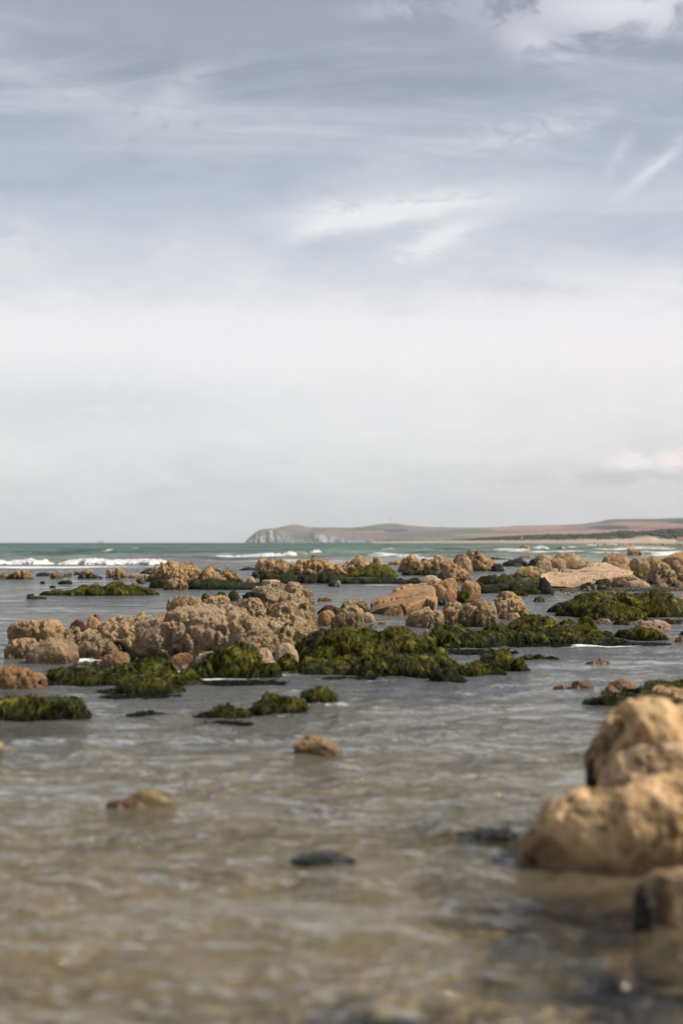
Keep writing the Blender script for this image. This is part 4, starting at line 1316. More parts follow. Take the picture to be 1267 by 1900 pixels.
R('dark', [(445, 1058), (452, 1054), (463, 1052), (472, 1054), (481, 1057.6)], 1058.5, 'low flat black rock behind the weed bed, left of the middle reef', depth=.5)
R('dark', (465, 481, 1060), 1073, 'black knob at the left foot of the middle reef')

# ------------------------------------------------------------------ middle reef, far
R('far', [(477, 1066), (479, 1047), (486, 1041), (493, 1040), (500, 1042), (510, 1041), (520, 1041), (528, 1046), (536, 1050), (545, 1047), (553, 1048)], 1067, 'left end block of the far middle reef with a dark vertical cleft', name='reef_rock', depth=.6)
R('far', [(535, 1068), (540, 1050), (548, 1045), (556, 1043), (566, 1045), (574, 1041), (582, 1035), (590, 1036), (600, 1040), (610, 1045), (622, 1048), (632, 1050), (641, 1062)], 1069, 'highest knobbly part of the far middle reef', name='reef_rock', depth=.5, res=1.2)
R('far', [(620, 1064), (628, 1051), (640, 1047), (650, 1044), (657, 1039), (667, 1036), (675, 1041), (682, 1048), (688, 1062)], 1066, 'right hump of the far middle reef, left of the brown block', name='reef_rock', depth=.5)
R('brown', [(689.5, 1056), (690.5, 1040), (694, 1034.5), (702, 1033.5), (708, 1034.5), (711, 1042), (711.5, 1056)], 1057, 'square brown block on top of the green weed slope', style='block')
R('dark', (680, 692, 1043), 1054, 'dark stone squeezed between the reef hump and the square brown block')
R('weeddark', [(478, 1081), (484, 1067), (498, 1063), (512, 1067), (525, 1062), (540, 1064), (550, 1072), (565, 1070), (580, 1067), (592, 1070), (600, 1061), (612, 1059), (625, 1066), (640, 1073), (652, 1081)], 1083,
  'dark green weed ledge along the foot of the far middle reef', cat='seaweed rock', name='seaweed_ledge', depth=.22, res=1.1)
R('weed', [(624, 1078), (640, 1066), (655, 1060), (668, 1054), (680, 1050), (700, 1048), (712, 1049), (722, 1053), (730, 1060), (736, 1068)], 1071, 'bright green weed slope at the right end of the middle reef', cat='seaweed rock', name='seaweed_ledge', depth=.35)
R('weeddark', [(625, 1082), (640, 1075), (665, 1073), (700, 1071), (730, 1073), (755, 1074), (775, 1071), (782, 1076), (788, 1081)], 1083.5, 'long low dark weed strip at the water, right of the middle reef', cat='seaweed rock', name='seaweed_ledge', depth=.15)
R('dark', [(608, 1087), (612, 1080), (622, 1077), (628, 1079), (630, 1087)], 1088.5, 'dark stone in the water before the middle reef weed ledge')
R('pale', (622, 633, 1077), 1087, 'little pale stone stuck to the right side of the dark one in the water')
R('far', (720, 747, 1040), 1048.5, 'low tan rock left of the knobbly right-of-centre reef', depth=.6)
R('far', [(741, 1060), (745, 1046), (748, 1036), (757, 1031), (766, 1031), (773, 1036), (780, 1043), (784, 1056)], 1062, 'tan knobbly rock with vertical folds, left end of the reef right of centre', res=1.1)
R('dark', (776, 797, 1037), 1048, 'dark rock top between two tan humps of the reef right of centre')
R('far', [(774, 1058), (779, 1048), (790, 1044), (802, 1041), (808, 1036), (816, 1033.5), (824, 1036), (832, 1041), (842, 1048), (846, 1058)], 1059.5, 'broad tan hump in the middle of the reef right of centre', res=1.1)
R('weeddark', [(742, 1067), (750, 1059), (765, 1061), (778, 1058), (790, 1060), (802, 1057), (812, 1060), (818, 1067)], 1068, 'row of dark weedy stones along the foot of the right-of-centre reef', cat='seaweed rock', depth=.25)
R('brown', [(836, 1062), (839, 1040), (843, 1031), (847, 1027), (855, 1027.5), (864, 1031), (871, 1040), (876, 1056), (877, 1062)], 1063, 'tall brown rock leaning left, its shaded side dark', style='block', res=1.2)
R('far', [(862, 1059), (866, 1040), (869, 1029), (874, 1025), (885, 1023.5), (894, 1025), (900, 1029), (903, 1035), (912, 1040), (921, 1046), (926, 1058)], 1060, 'big tan rock with a flat raised top beside the leaning brown rock', res=1.2)
R('dark', [(909, 1060), (913, 1051), (918, 1045.5), (925, 1045), (930, 1048), (934, 1056), (935, 1060)], 1060.5, 'small pyramid of dark rock at the right foot of the big flat-topped tan rock')
R('far', [(816, 1080), (818, 1062), (823, 1051), (830, 1044), (838, 1043), (843, 1048), (850, 1052), (858, 1058), (866, 1064), (871, 1071), (873, 1080)], 1081, 'large rough tan boulder with a hollow top, in front of the leaning brown rock', res=1.3)
R('dark', [(809, 1080), (811, 1068), (817, 1062), (824, 1062), (829, 1070), (831, 1080)], 1082, 'dark upright boulder at the left foot of the rough tan boulder')

# ------------------------------------------------------------------ orange group right of centre
R('weeddark', [(740, 1092), (755, 1085), (770, 1082), (784, 1083), (800, 1089)], 1093, 'dark weed patch behind the smooth pale boulder', cat='seaweed rock', depth=.3)
R('pale', [(776, 1096), (778, 1075), (783, 1069), (793, 1066.5), (803, 1068), (812, 1073), (822, 1078), (824, 1096)], 1100, 'smooth pale rounded boulder behind the orange slab', style='pale')
R('sand', [(797, 1118), (799, 1094), (804, 1083), (815, 1078), (830, 1075), (843, 1075), (849, 1080), (852, 1092), (853, 1118)], 1119, 'smooth orange boulder with a stained face beside the big orange slab', depth=.7, res=1.1)
R('sand', [(849, 1118), (850, 1090), (853, 1080), (862, 1077), (875, 1078), (886, 1083), (891, 1090), (893, 1105), (893, 1118)], 1119, 'orange block with a green weedy left side, standing in water', depth=.7, style='block')
R('weed', [(851, 1112), (853, 1098), (858, 1092), (866, 1093), (872, 1100), (874, 1112)], 1119.5, 'green weed clump on the dark side of the orange block', cat='seaweed', name='seaweed_clump', depth=.3)
R('sand', [(706, 1140), (716, 1133), (728, 1126), (740, 1122), (745, 1124), (748, 1140)], 1142, 'flat orange slab leaning against the foot of the big orange one', name='sandstone_slab', depth=.4)
R('dark', (806, 834, 1113), 1124, 'dark gap stone between the orange slab and the orange boulder', depth=.5)
R('crust', [(753, 1160), (755, 1146), (762, 1138), (775, 1131), (790, 1128.5), (800, 1130), (806, 1140), (808, 1160)], 1163, 'rounded pinkish boulder in the pool below the big orange slab', style='pale')
R('crust', [(779, 1162), (781, 1145), (790, 1135), (802, 1130), (814, 1131), (822, 1140), (824, 1162)], 1165, 'dark grey-brown round boulder beside the pinkish one')
R('crust', [(819, 1158), (821, 1135), (827, 1122), (838, 1116), (848, 1116), (856, 1124), (858, 1158)], 1160, 'rough round boulder in the middle of the row above the weed')
R('crustweed', [(848, 1160), (850, 1140), (857, 1127), (870, 1122), (882, 1125), (888, 1140), (890, 1160)], 1163, 'rough boulder with green weed on its face, in the row')
R('crust', [(882, 1162), (884, 1140), (890, 1123), (902, 1118), (914, 1119), (921, 1132), (927, 1148), (928, 1162)], 1164, 'rough tan boulder at the right end of the row, cleft in front', res=1.1)
R('brown', (870, 905, 1114), 1130, 'brown stone top showing behind the boulder row', depth=.6)
R('crust', [(914, 1144), (916, 1122), (920, 1108), (928, 1098), (940, 1094), (952, 1097), (961, 1104), (969, 1118), (978, 1130), (985, 1143)], 1147, 'large rough boulder by the bright channel, sloping down to the right', res=1.3, depth=.8)
R('crustweed', [(916, 1148), (918, 1130), (921, 1117), (930, 1113), (939, 1118), (941, 1132), (941, 1148)], 1150, 'smaller boulder with bright green lower face, leaning on the large rough boulder')
R('pale', (933, 965, 1135), 1150, 'pale pinkish stone heap at the foot of the large rough boulder', depth=.6)

# rocks between the main boulders and the orange slab
R('sand', [(587, 1115), (592, 1110), (602, 1107.5), (611, 1107.5), (616, 1110), (617, 1115)], 1116, 'low flat orange stone alone in the calm water behind the reef', depth=.5)
R('red', [(590, 1138), (596, 1126), (604, 1120), (616, 1121), (628, 1126), (640, 1128), (650, 1138)], 1140, 'flat reddish stones with a greenish edge beside the big crusted boulder', depth=.5)
R('crustweed', [(630, 1135), (638, 1120), (648, 1115), (664, 1113), (676, 1114), (682, 1122), (688, 1135)], 1137, 'low yellowish green-topped rock left of the big orange slab', depth=.5)
R('sand', [(584, 1160), (588, 1140), (598, 1131), (612, 1133), (622, 1140), (626, 1160)], 1162, 'reddish orange rock right against the big crusted boulder', depth=.5)
R('crust', [(612, 1166), (617, 1148), (626, 1134), (638, 1125), (652, 1120), (664, 1123), (671, 1132), (674, 1150), (675, 1166)], 1171, 'rough rock with a dark weedy crack on its right side, at the pool edge', res=1.2)
R('pale', [(668, 1154), (672, 1141), (680, 1136), (690, 1139), (699, 1150), (701, 1154)], 1156, 'smooth pale stone at the pool edge right of the cracked rock')
R('pale', (700, 723, 1153.6), 1158.5, 'small flat pale stone in the pool below the orange slab')
R('pale', [(673, 1172), (677, 1166), (686, 1163.5), (695, 1165), (699, 1172)], 1174, 'flat pale brown stone on the edge of the weed by the pool')

# ------------------------------------------------------------------ right hand far group
R('weeddark', [(888, 1039.5), (900, 1034.5), (918, 1035), (935, 1036.5), (947, 1037.5), (949, 1039.5)], 1040.5, 'thin low weedy reef behind the black rocks, right of centre', cat='seaweed rock', depth=.4)
R('dark', [(929, 1050), (934, 1043), (945, 1040), (958, 1037), (968, 1038), (978, 1044), (981, 1050)], 1051, 'black rocks in the water left of the brown boulders', depth=.5)
R('far', (962, 992, 1031), 1039, 'low reddish tan rock at the back, left of the brown boulders', depth=.6)
R('dark', [(976, 1050), (984, 1040), (995, 1036), (1006, 1038), (1010, 1050)], 1052, 'black rock touching the brown boulders from the left')
R('brown', [(989, 1044), (993, 1031), (1002, 1028.5), (1014, 1029), (1022, 1032), (1024, 1044)], 1045, 'brown boulder top at the back of the right group, left of the tallest')
R('brown', [(1020, 1048), (1027, 1033), (1036, 1028), (1048, 1026), (1058, 1025.5), (1070, 1025.5), (1077, 1029), (1080, 1036), (1081, 1048)], 1050, 'tallest brown boulder at the back of the right group with a dark underside', style='block', res=1.2)
R('brown', [(987, 1064), (990, 1048), (997, 1039), (1008, 1036.5), (1020, 1038), (1023, 1050), (1023, 1064)], 1066, 'brown cube-like boulder left of a vertical joint', style='block', res=1.1)
R('brown', [(1020, 1062), (1021.5, 1044), (1026, 1035), (1036, 1034), (1046, 1039), (1051, 1050), (1052, 1062)], 1063, 'tan faceted boulder right of the vertical joint', style='block', res=1.1)
R('brown', [(1052, 1058), (1056, 1047), (1063, 1044), (1074, 1041), (1083, 1040), (1089, 1048), (1091, 1056)], 1060, 'wedge-shaped boulder with a black shaded face behind the pale slab', style='block')
R('sand', [(1076, 1054), (1080, 1038), (1088, 1040), (1097, 1044), (1106, 1048), (1108, 1054)], 1056, 'tan stone sloping right behind the pale slab')
R('far', [(948, 1070), (955, 1059), (966, 1052), (982, 1051), (1000, 1055), (1012, 1060), (1014, 1070)], 1072, 'low yellowish tan rock left of the boulders at the edge of the weed', style='sand')
R('pale', [(1013, 1064), (1017, 1056), (1026, 1053.5), (1035, 1056), (1038.5, 1064)], 1066, 'small pale rounded stone at the left end of the pale slab')
R('weed', [(915, 1087), (930, 1078), (944, 1070), (955, 1063), (964, 1062), (975, 1070), (990, 1071), (1003, 1074), (1006, 1087)], 1090, 'mossy green slope left of the pale slab', cat='seaweed rock', name='seaweed_ledge', depth=.45)
R('weeddark', [(868, 1092), (878, 1080), (892, 1075), (905, 1072), (918, 1072), (934, 1070), (948, 1074), (956, 1092)], 1093, 'dark weedy ground behind the two orange stones', cat='seaweed rock', depth=.3)
R('dark', (911, 924, 1065), 1073, 'small black stone standing up behind the two orange stones')
R('sand', [(893, 1090), (897, 1078), (905, 1073), (913, 1075), (920, 1084), (928, 1090)], 1092, 'orange stone with a sloping right side, left of two on the weed')
R('sand', [(917, 1085), (919, 1076), (926, 1072), (932, 1074), (935, 1082), (934, 1088)], 1090, 'orange upright stone, right of two on the weed')
R('crustweed', [(958, 1082), (966, 1078), (976, 1074), (988, 1075), (998, 1080), (1000, 1086)], 1088, 'yellowish rock with a dark hollow beneath, left of the dark slab face', depth=.5)
R('weeddark', [(930, 1102), (938, 1089), (950, 1082), (962, 1086), (972, 1094), (980, 1104)], 1106, 'dark shiny weed-hung rock above the bright channel', cat='seaweed rock', style='weeddark')
R('weed', [(978, 1100), (984, 1090), (994, 1086), (1003, 1092), (1008, 1100)], 1103, 'green knob left of the dark slab face', cat='seaweed rock')
R('weed', [(990, 1115), (995, 1108), (1002, 1106), (1008, 1110), (1010, 1115)], 1117, 'small green knob at the head of the bright channel', cat='seaweed rock')
R('weed', [(865, 1096), (875, 1091), (890, 1088), (905, 1090), (925, 1092), (930, 1096)], 1098, 'thin green weed fringe below the two orange stones', cat='seaweed', name='seaweed_clump', depth=.3)

# ------------------------------------------------------------------ big tilted slab: flat pale top, broken dark edge
def slab(outline_front, outline_back, thick, mat, label, name, seed, rows=34, cat='rock', amp=1.0, under=1.1):
    """front edge and back edge given as (pixel x, pixel y, Y metres); the slab hangs thick metres below its edges"""
    n = int((outline_front[-1][0] - outline_front[0][0]) * .54 * 1.4) + 10
    u = np.linspace(0, 1, n)
    def line(pts):
        L = np.array([(at_y(a, b, Yd)[0], Yd, at_y(a, b, Yd)[1]) for a, b, Yd in pts])
        k = np.linspace(0, 1, len(L))
        return np.stack([np.interp(u, k, L[:, i]) for i in range(3)], -1)
    Fr, Bk = line(outline_front), line(outline_back)
    rr = []
    cen = .5 * (Fr + Bk)
    low = lambda E, d: E + np.array([0, 0, -d])
    for k in np.linspace(1, 0, 10)[:-1]:
        P_ = low(Fr, thick * k); P_[:, 1] += thick * under * k; rr.append(P_)
    for k in np.linspace(0, 1, rows):
        P_ = Fr * (1 - k) + Bk * k; P_[:, 2] += .02 * math.sin(k * math.pi); rr.append(P_)
    for k in np.linspace(0, 1, 8)[1:]:
        P_ = low(Bk, thick * k); rr.append(P_)
    V = np.array(rr)
    # close the two ends: rows shrink down at the ends
    for j, e in ((0, 1), (-1, -1)):
        for i in range(len(rr)):
            V[i, j] = np.array([V[i, j + e][0], V[i, j][1], min(V[i, j][2], Fr[j][2] - thick)])
    nv = len(rr)
    G = V.copy()
    du = np.gradient(G, axis=1); dv = np.gradient(G, axis=0)
    N = np.cross(du, dv); N /= np.linalg.norm(N, axis=2, keepdims=True) + 1e-9
    W = V.reshape(-1, 3); N = N.reshape(-1, 3)
    d = fbm(W / .8, 4, seed) * .05 + fbm(W / .15, 4, seed + 1, .6) * .018
    f1, f2, of = worley(W / 1.0, seed)
    d = (d + of * .10) * amp
    W = W + N * d[:, None]
    return grid_mesh(name, W, n, nv, M[mat], label, cat, origin=(cen[:, 0].mean(), cen[:, 1].mean(), 0))

Yb = row_y(1141)
slab([(682, 1139, Yb + .3), (700, 1131, Yb + .2), (722, 1126, Yb + .1), (744, 1121, Yb + .2), (752, 1127, Yb - .1), (768, 1119, Yb + .1), (790, 1112, Yb + .3), (806, 1118, Yb + .2), (811, 1122, Yb + .6)],
     [(690, 1117, Yb + 1.5), (702, 1107, Yb + 1.9), (722, 1100, Yb + 2.2), (736, 1092, Yb + 2.4), (752, 1086, Yb + 2.6), (770, 1083, Yb + 2.7), (786, 1081, Yb + 2.6), (799, 1082, Yb + 2.3), (808, 1092, Yb + 1.8)],
     .30, 'sand', 'big orange sandstone slab sloping up to the right, largest orange rock', 'sandstone_slab', 617, under=.5, amp=.45)
Ya = row_y(1094)
slab([(1000, 1071, Ya), (1013, 1083, Ya - .5), (1028, 1086, Ya - .4), (1050, 1087, Ya), (1072, 1087, Ya + .3), (1084, 1082, Ya + .8), (1108, 1076, Ya + 1.6), (1135, 1072, Ya + 2.2), (1160, 1070, Ya + 2.6)],
     [(1003, 1065, Ya + 1.2), (1020, 1061, Ya + 2.4), (1045, 1058, Ya + 3.4), (1072, 1056, Ya + 4.4), (1088, 1050, Ya + 5), (1100, 1047, Ya + 5.4), (1125, 1047, Ya + 5.6), (1148, 1054, Ya + 5.2), (1172, 1062, Ya + 4.8)],
     .42, 'pale', 'large pale tilted slab with small pits, longest bare rock of the right group', 'rock_slab', 611)
R('dark', [(997, 1100), (998, 1078), (1002, 1070), (1008, 1071), (1018, 1080), (1024, 1090), (1026, 1100)], 1103, 'dark piece standing in for the shaded end face under the left tip of the pale slab', style='block', depth=.5)  # the shade on the slab's left end is put into the black colour
R('dark', [(1074, 1096), (1078, 1082), (1090, 1080), (1105, 1083), (1122, 1086), (1128, 1088), (1129, 1096)], 1097, 'long dark slab lying under the front of the pale slab', name='rock_slab', depth=.35, style='block')
R('brown', (1085, 1097, 1087), 1098, 'small orange-brown stone leaning on the long dark slab', depth=.7)
R('dark', (1084, 1096, 1070), 1084, 'small dark stone standing in the notch of the pale slab')
R('weeddark', [(1094, 1088), (1100, 1077), (1112, 1075), (1125, 1076), (1130, 1088)], 1090, 'dark green weed in the notch behind the long dark slab', cat='seaweed rock')

R('sand', [(1108, 1052), (1114, 1041), (1122, 1032), (1136, 1028), (1150, 1027.5), (1162, 1030), (1172, 1038), (1178, 1052)], 1054, 'broad tan rock rising behind the pale slab', depth=.5, res=1.1)
R('brown', [(1111, 1054), (1116, 1043), (1126, 1037.5), (1136, 1040), (1148, 1046), (1153, 1054)], 1055.5, 'dark faceted rock face with a ridge, just behind the pale slab', style='block', depth=.4)
R('sand', [(1134, 1066), (1140, 1054), (1150, 1047), (1160, 1045), (1168, 1050), (1172, 1066)], 1068, 'orange tan rock right of the pale slab, left of the green cleft', depth=.6)
R('far', (1112, 1140, 1026), 1034, 'tan rock tips at the waterline behind the broad tan rock', depth=.5)
R('far', [(1160, 1034), (1166, 1022), (1176, 1019), (1186, 1021), (1192, 1027), (1196, 1034)], 1036, 'farthest pointed tan rock at the edge of the right-hand surf', depth=.6)
R('far', (1197, 1213, 1024), 1032, 'small square rock in the wash at the back of the right group')
R('dark', (1212, 1228, 1026.5), 1031.5, 'low dark rock in the wash left of the orange ridge')
R('brown', [(1164, 1060), (1167, 1044), (1176, 1036), (1188, 1033), (1198, 1038), (1205, 1050), (1207, 1060)], 1061, 'boulder with a dark pitted left face, above the green cleft', style='block', res=1.1)
R('brown', (1190, 1234, 1031), 1048, 'flat brown rock behind the round boulder', depth=.6)
R('sand', [(1222, 1050), (1230, 1037), (1245, 1029), (1262, 1023), (1285, 1020), (1310, 1024), (1322, 1050)], 1052, 'big orange ridge cut by the right edge of the photo', name='reef_rock', depth=.5)
R('weed', [(1160, 1072), (1170, 1060), (1182, 1055), (1194, 1056), (1202, 1062), (1205, 1074)], 1075, 'bright green weed in the cleft between boulders on the right', cat='seaweed rock')
R('crust', [(1199, 1084), (1201, 1065), (1206, 1050), (1215, 1043), (1226, 1042), (1238, 1046), (1247, 1056), (1253, 1070), (1255, 1084)], 1087, 'large round dark-pitted boulder near the right edge', res=1.3)
R('crust', (1198, 1219, 1068), 1086, 'smaller round boulder at the left foot of the large round one')
R('brown', [(1127, 1090), (1129, 1074), (1134, 1067), (1150, 1066), (1170, 1065), (1186, 1068), (1194, 1077), (1195, 1090)], 1091, 'long brown block with a dark left end, in front of the green cleft', style='block', res=1.1, depth=.5)
R('pale', [(1156, 1089), (1162, 1080), (1175, 1077), (1190, 1078), (1204, 1083), (1211, 1090)], 1093, 'flat tan slab lying at the right foot of the long brown block', depth=.5, name='rock_slab')
R('brown', [(1214, 1092), (1222, 1082), (1235, 1083), (1240, 1092)], 1093, 'angular brown stone below the large round boulder')
R('crust', [(1246, 1084), (1249, 1060), (1256, 1050), (1270, 1048), (1290, 1054), (1300, 1084)], 1086, 'rough brown boulder cut by the right edge of the photo', res=1.1)
R('brown', (1240, 1262, 1040), 1058, 'brown stone behind the two boulders at the right edge')
R('crustweed', (1244, 1268, 1076), 1092, 'weedy stone at the right edge below the rough brown boulder')

# weed lying flat on the water round the mounds
for (x0_, x1_, b_, l_) in [(372, 530, 1272, 'thin dark weed mat floating in front of the green mound and pale block'),
                           (190, 340, 1297, 'flat weed mat at the tip of the green tongue on the left'),
                           (930, 1060, 1201, 'flat weed mat along the water below the centre right green mounds'),
                           (1090, 1245, 1199, 'flat weed fringe in the water under the two rounded green humps'),
                           (600, 700, 1262, 'small weed mat trailing in the water before the long front mound'),
                           (380, 470, 1345, 'thin trailing weed below the left of three green rocks'),
                           (590, 680, 1226, 'wet weed mat in the hollow between the two centre mounds'),
                           (700, 960, 1216, 'broad flat weed mat in the shallow channel behind the long front mound'),
                           (60, 250, 1274, 'flat weed mat below the left end of the low green bank')]:
    n_ = 9
    P_ = [(x0_ + (x1_ - x0_) * i / (n_ - 1), b_ - (0 if i in (0, n_ - 1) else random.Random(b_ * 10 + i).uniform(2.0, 5.0))) for i in range(n_)]
    R('weeddark', P_, b_, l_, cat='seaweed', name='seaweed_mat', depth=.35, sink=.02, rough=.8)

# low beds of weed that join the mounds
R('weed', [(372, 1240), (400, 1228), (440, 1236), (480, 1244), (520, 1244), (556, 1232), (575, 1222), (600, 1222), (650, 1218), (700, 1220), (750, 1222), (800, 1228), (850, 1238), (866, 1246)], 1252, 'low bed of green weed joining the centre mounds at the water', cat='seaweed', name='seaweed_bed', depth=.34)
R('weed', [(775, 1186), (810, 1176), (850, 1172), (890, 1176), (930, 1174), (970, 1178), (1010, 1176), (1050, 1180), (1090, 1186)], 1197, 'low bed of green weed joining the mounds below the boulder row', cat='seaweed', name='seaweed_bed', depth=.26)
R('weeddark', [(868, 1094), (900, 1084), (940, 1080), (980, 1080), (1010, 1086), (1020, 1094)], 1101, 'dark weedy flat between the orange stones and the pale slab', cat='seaweed', name='seaweed_bed', depth=.4)
R('weed', [(1000, 1168), (1040, 1162), (1080, 1162), (1110, 1170), (1130, 1178)], 1192, 'low weed bed under the lighter-sided green hump', cat='seaweed', name='seaweed_bed', depth=.4)
R('weed', [(90, 1262), (140, 1250), (200, 1248), (260, 1244), (320, 1250), (372, 1258), (380, 1266)], 1274, 'low weed bed linking the left bank with the small green dome', cat='seaweed', name='seaweed_bed', depth=.28)

# big green mound on the right
R('weed', [(1026, 1140), (1034, 1120), (1046, 1110), (1060, 1104), (1080, 1099), (1100, 1097), (1120, 1097), (1140, 1100), (1160, 1100), (1178, 1102), (1196, 1097), (1212, 1093), (1230, 1096), (1244, 1103), (1256, 1112), (1264, 1130), (1266, 1140)], 1146,
  'great green weed mound filling the right, largest green mound', cat='seaweed rock', name='seaweed_mound', depth=.4, ridge=.55, q=.8, res=1.2)
R('weed', [(1013, 1135), (1022, 1126), (1032, 1119), (1044, 1117), (1056, 1119), (1062, 1126), (1065, 1136)], 1137, 'small rounded lobe at the left front of the great green mound', cat='seaweed rock', name='seaweed_mound')
R('weed', [(1080, 1148), (1090, 1133), (1104, 1124), (1120, 1122), (1140, 1128), (1160, 1126), (1180, 1128), (1200, 1132), (1208, 1150)], 1152, 'front lobe of the great green mound above the flat pale stone', cat='seaweed rock', name='seaweed_mound', depth=.3)
R('weeddark', [(1078, 1147), (1084, 1133), (1092, 1130), (1100, 1137), (1104, 1147)], 1149, 'dark notch lobe at the foot of the great green mound', cat='seaweed rock', name='seaweed_mound')
R('pale', (1040, 1054, 1132), 1138, 'small pale stone lying before the small rounded green lobe')
R('pale', [(1103, 1154), (1108, 1148), (1118, 1145.6), (1130, 1147), (1135, 1152), (1134, 1156)], 1158.5, 'flat pale reddish stone standing clear below the great green mound', depth=.6)
R('pale', (1130, 1147, 1140), 1151, 'grey pale stone between the flat reddish one and the green mound')
R('weed', (1137, 1166, 1148), 1160, 'low green weed patch right of the grey pale stone', cat='seaweed', name='seaweed_clump', depth=.5)
R('pale', [(1172, 1162), (1175, 1152), (1185, 1149), (1200, 1150), (1215, 1150), (1232, 1152), (1243, 1158), (1246, 1166)], 1170, 'long grey-tan layered slab by the water on the right', name='rock_slab', depth=.45)
R('sand', [(1173, 1170), (1178, 1160), (1190, 1158), (1205, 1163), (1222, 1167), (1230, 1172)], 1176, 'orange-edged lower slab in front of the grey-tan layered slab', name='rock_slab', depth=.4)
R('pale', [(1228, 1150), (1236, 1146), (1248, 1145), (1256, 1148), (1262, 1151)], 1152.5, 'thin pale flat stone right above the layered slab', depth=.6)
R('pale', (1254, 1290, 1147), 1153, 'thin pale stone cut by the right edge above the channel', depth=.5)
R('weed', (1222, 1262, 1149), 1158, 'thin green weed under the thin pale flat stone', cat='seaweed', name='seaweed_clump', depth=.4)
R('sand', [(1248, 1190), (1255, 1180), (1268, 1176), (1290, 1180), (1300, 1190)], 1192, 'wet orange stone at the right edge in the channel', depth=.5)
R('dark', (1258, 1290, 1171), 1180, 'dark stone at the right edge behind the wet orange one')
R('pale', (1250, 1290, 1103), 1120, 'tan stone at the right edge beside the great green mound')
R('dark', (1256, 1280, 1128), 1138, 'flat black stone at the right edge against the green mound')

# ------------------------------------------------------------------ main reef of crusted boulders (left and centre)
R('brown', [(18, 1186), (20, 1172), (26, 1160), (36, 1151), (46, 1148.5), (60, 1151), (75, 1150), (92, 1149), (104, 1150), (114, 1156), (121, 1166), (126, 1178), (127, 1186)], 1200, 'thick flat-topped brown boulder with a dark hollow beneath, left end of main reef', depth=.7, style='crust', res=1.1, z0=.10)
R('brown', [(8, 1220), (11, 1204), (18, 1192), (28, 1187), (45, 1187), (62, 1187), (74, 1192), (77, 1202), (78, 1218)], 1223, 'rounded brown boulder under the thick flat-topped one', depth=.6, style='crust')
R('brown', [(40, 1229), (52, 1212), (66, 1200), (80, 1192), (98, 1188), (115, 1190), (130, 1189), (140, 1198), (144, 1226)], 1232, 'low wet brown rock at the water, left part of the main reef', depth=.5, style='block')
R('crust', [(118, 1198), (122, 1176), (128, 1164), (138, 1161), (150, 1168), (158, 1180), (160, 1198)], 1202, 'tan rock wedge between the flat-topped boulder and the reef middle', depth=.6)
R('red', [(126, 1168), (132, 1156), (141, 1150), (150, 1148), (158, 1152), (163, 1168)], 1178, 'wet red-brown rock at the back of the main reef, left of the golden stone')
R('sand', [(158, 1172), (159, 1153), (164, 1143), (172, 1140), (180, 1145), (187, 1153), (190, 1172)], 1180, 'golden pointed stone behind the main reef')
R('red', [(170, 1160), (173, 1143), (179, 1138.5), (186, 1144), (190, 1156), (191, 1166)], 1174, 'dark red pointed stone just behind the golden one')
R('crust', [(132, 1216), (138, 1196), (146, 1184), (158, 1178), (172, 1174), (186, 1176), (195, 1184), (200, 1200), (202, 1216)], 1221, 'rough tan boulder in the left middle of the main reef', depth=.6, res=1.1)
R('crust', [(168, 1190), (174, 1168), (184, 1158), (196, 1151), (210, 1147), (224, 1147), (238, 1143), (252, 1141), (266, 1140), (276, 1150), (280, 1190)], 1198, 'long tan shoulder at the back of the main reef, left of the highest part', depth=.5, res=1.1)
R('crust', [(190, 1212), (196, 1192), (206, 1180), (220, 1172), (236, 1167), (252, 1167), (264, 1173), (269, 1188), (270, 1212)], 1214, 'rounded crusted boulder in the middle of the main reef with dark holes beside it', depth=.6, res=1.2)
R('crust', [(176, 1222), (182, 1206), (194, 1196), (208, 1192), (218, 1198), (224, 1212), (226, 1222)], 1224, 'crusted lump below the rounded boulder of the main reef', depth=.6)
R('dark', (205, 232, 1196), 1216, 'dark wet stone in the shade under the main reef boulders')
R('sand', [(184, 1236), (187, 1222), (194, 1213), (206, 1210), (220, 1209), (232, 1212), (238, 1222), (241, 1236)], 1241, 'pale orange angular block at the front foot of the main reef', depth=.6, style='block')
R('red', (168, 192, 1226), 1238, 'small red wet stone left of the pale orange angular block')
R('sand', [(228, 1226), (234, 1214), (246, 1210), (262, 1211), (270, 1218), (272, 1226)], 1228, 'flat orange ledge between the angular block and the great crusted rock', depth=.4)
R('crustweed', [(238, 1226), (246, 1190), (256, 1160), (266, 1144), (280, 1136), (298, 1131), (320, 1128), (345, 1125), (372, 1123), (400, 1122), (425, 1124), (445, 1129), (462, 1136), (478, 1146), (492, 1160), (505, 1185), (512, 1212)], 1234,
  'great crusted rock, the widest of the main reef, with patches of weed low down', name='reef_rock', depth=.45, ridge=.62, res=1.2)
R('crust', [(306, 1134), (309, 1119), (318, 1111), (332, 1106.5), (350, 1106.5), (364, 1109), (378, 1117), (390, 1126), (398, 1134)], 1150, 'rounded crusted dome behind the great crusted rock', depth=.5, z0=.1)
R('crust', [(370, 1126), (378, 1114), (388, 1108), (402, 1103), (414, 1102), (424, 1108), (428, 1126)], 1140, 'small double-humped tan rock on the skyline of the main reef', depth=.6, z0=.1)
R('weed', [(372, 1114), (376, 1104), (382, 1099), (388, 1104), (391, 1114)], 1118, 'green tuft of weed behind the main reef skyline, left of two', cat='seaweed rock')
R('weed', [(392, 1112), (398, 1103), (408, 1099), (417, 1101), (420, 1110)], 1116, 'low green weedy rock between the tuft and the dark one', cat='seaweed rock')
R('weeddark', [(422, 1112), (425, 1102), (431, 1097), (437, 1097), (443, 1103), (447, 1110)], 1115, 'dark green pointed rock behind the main reef skyline', cat='seaweed rock')
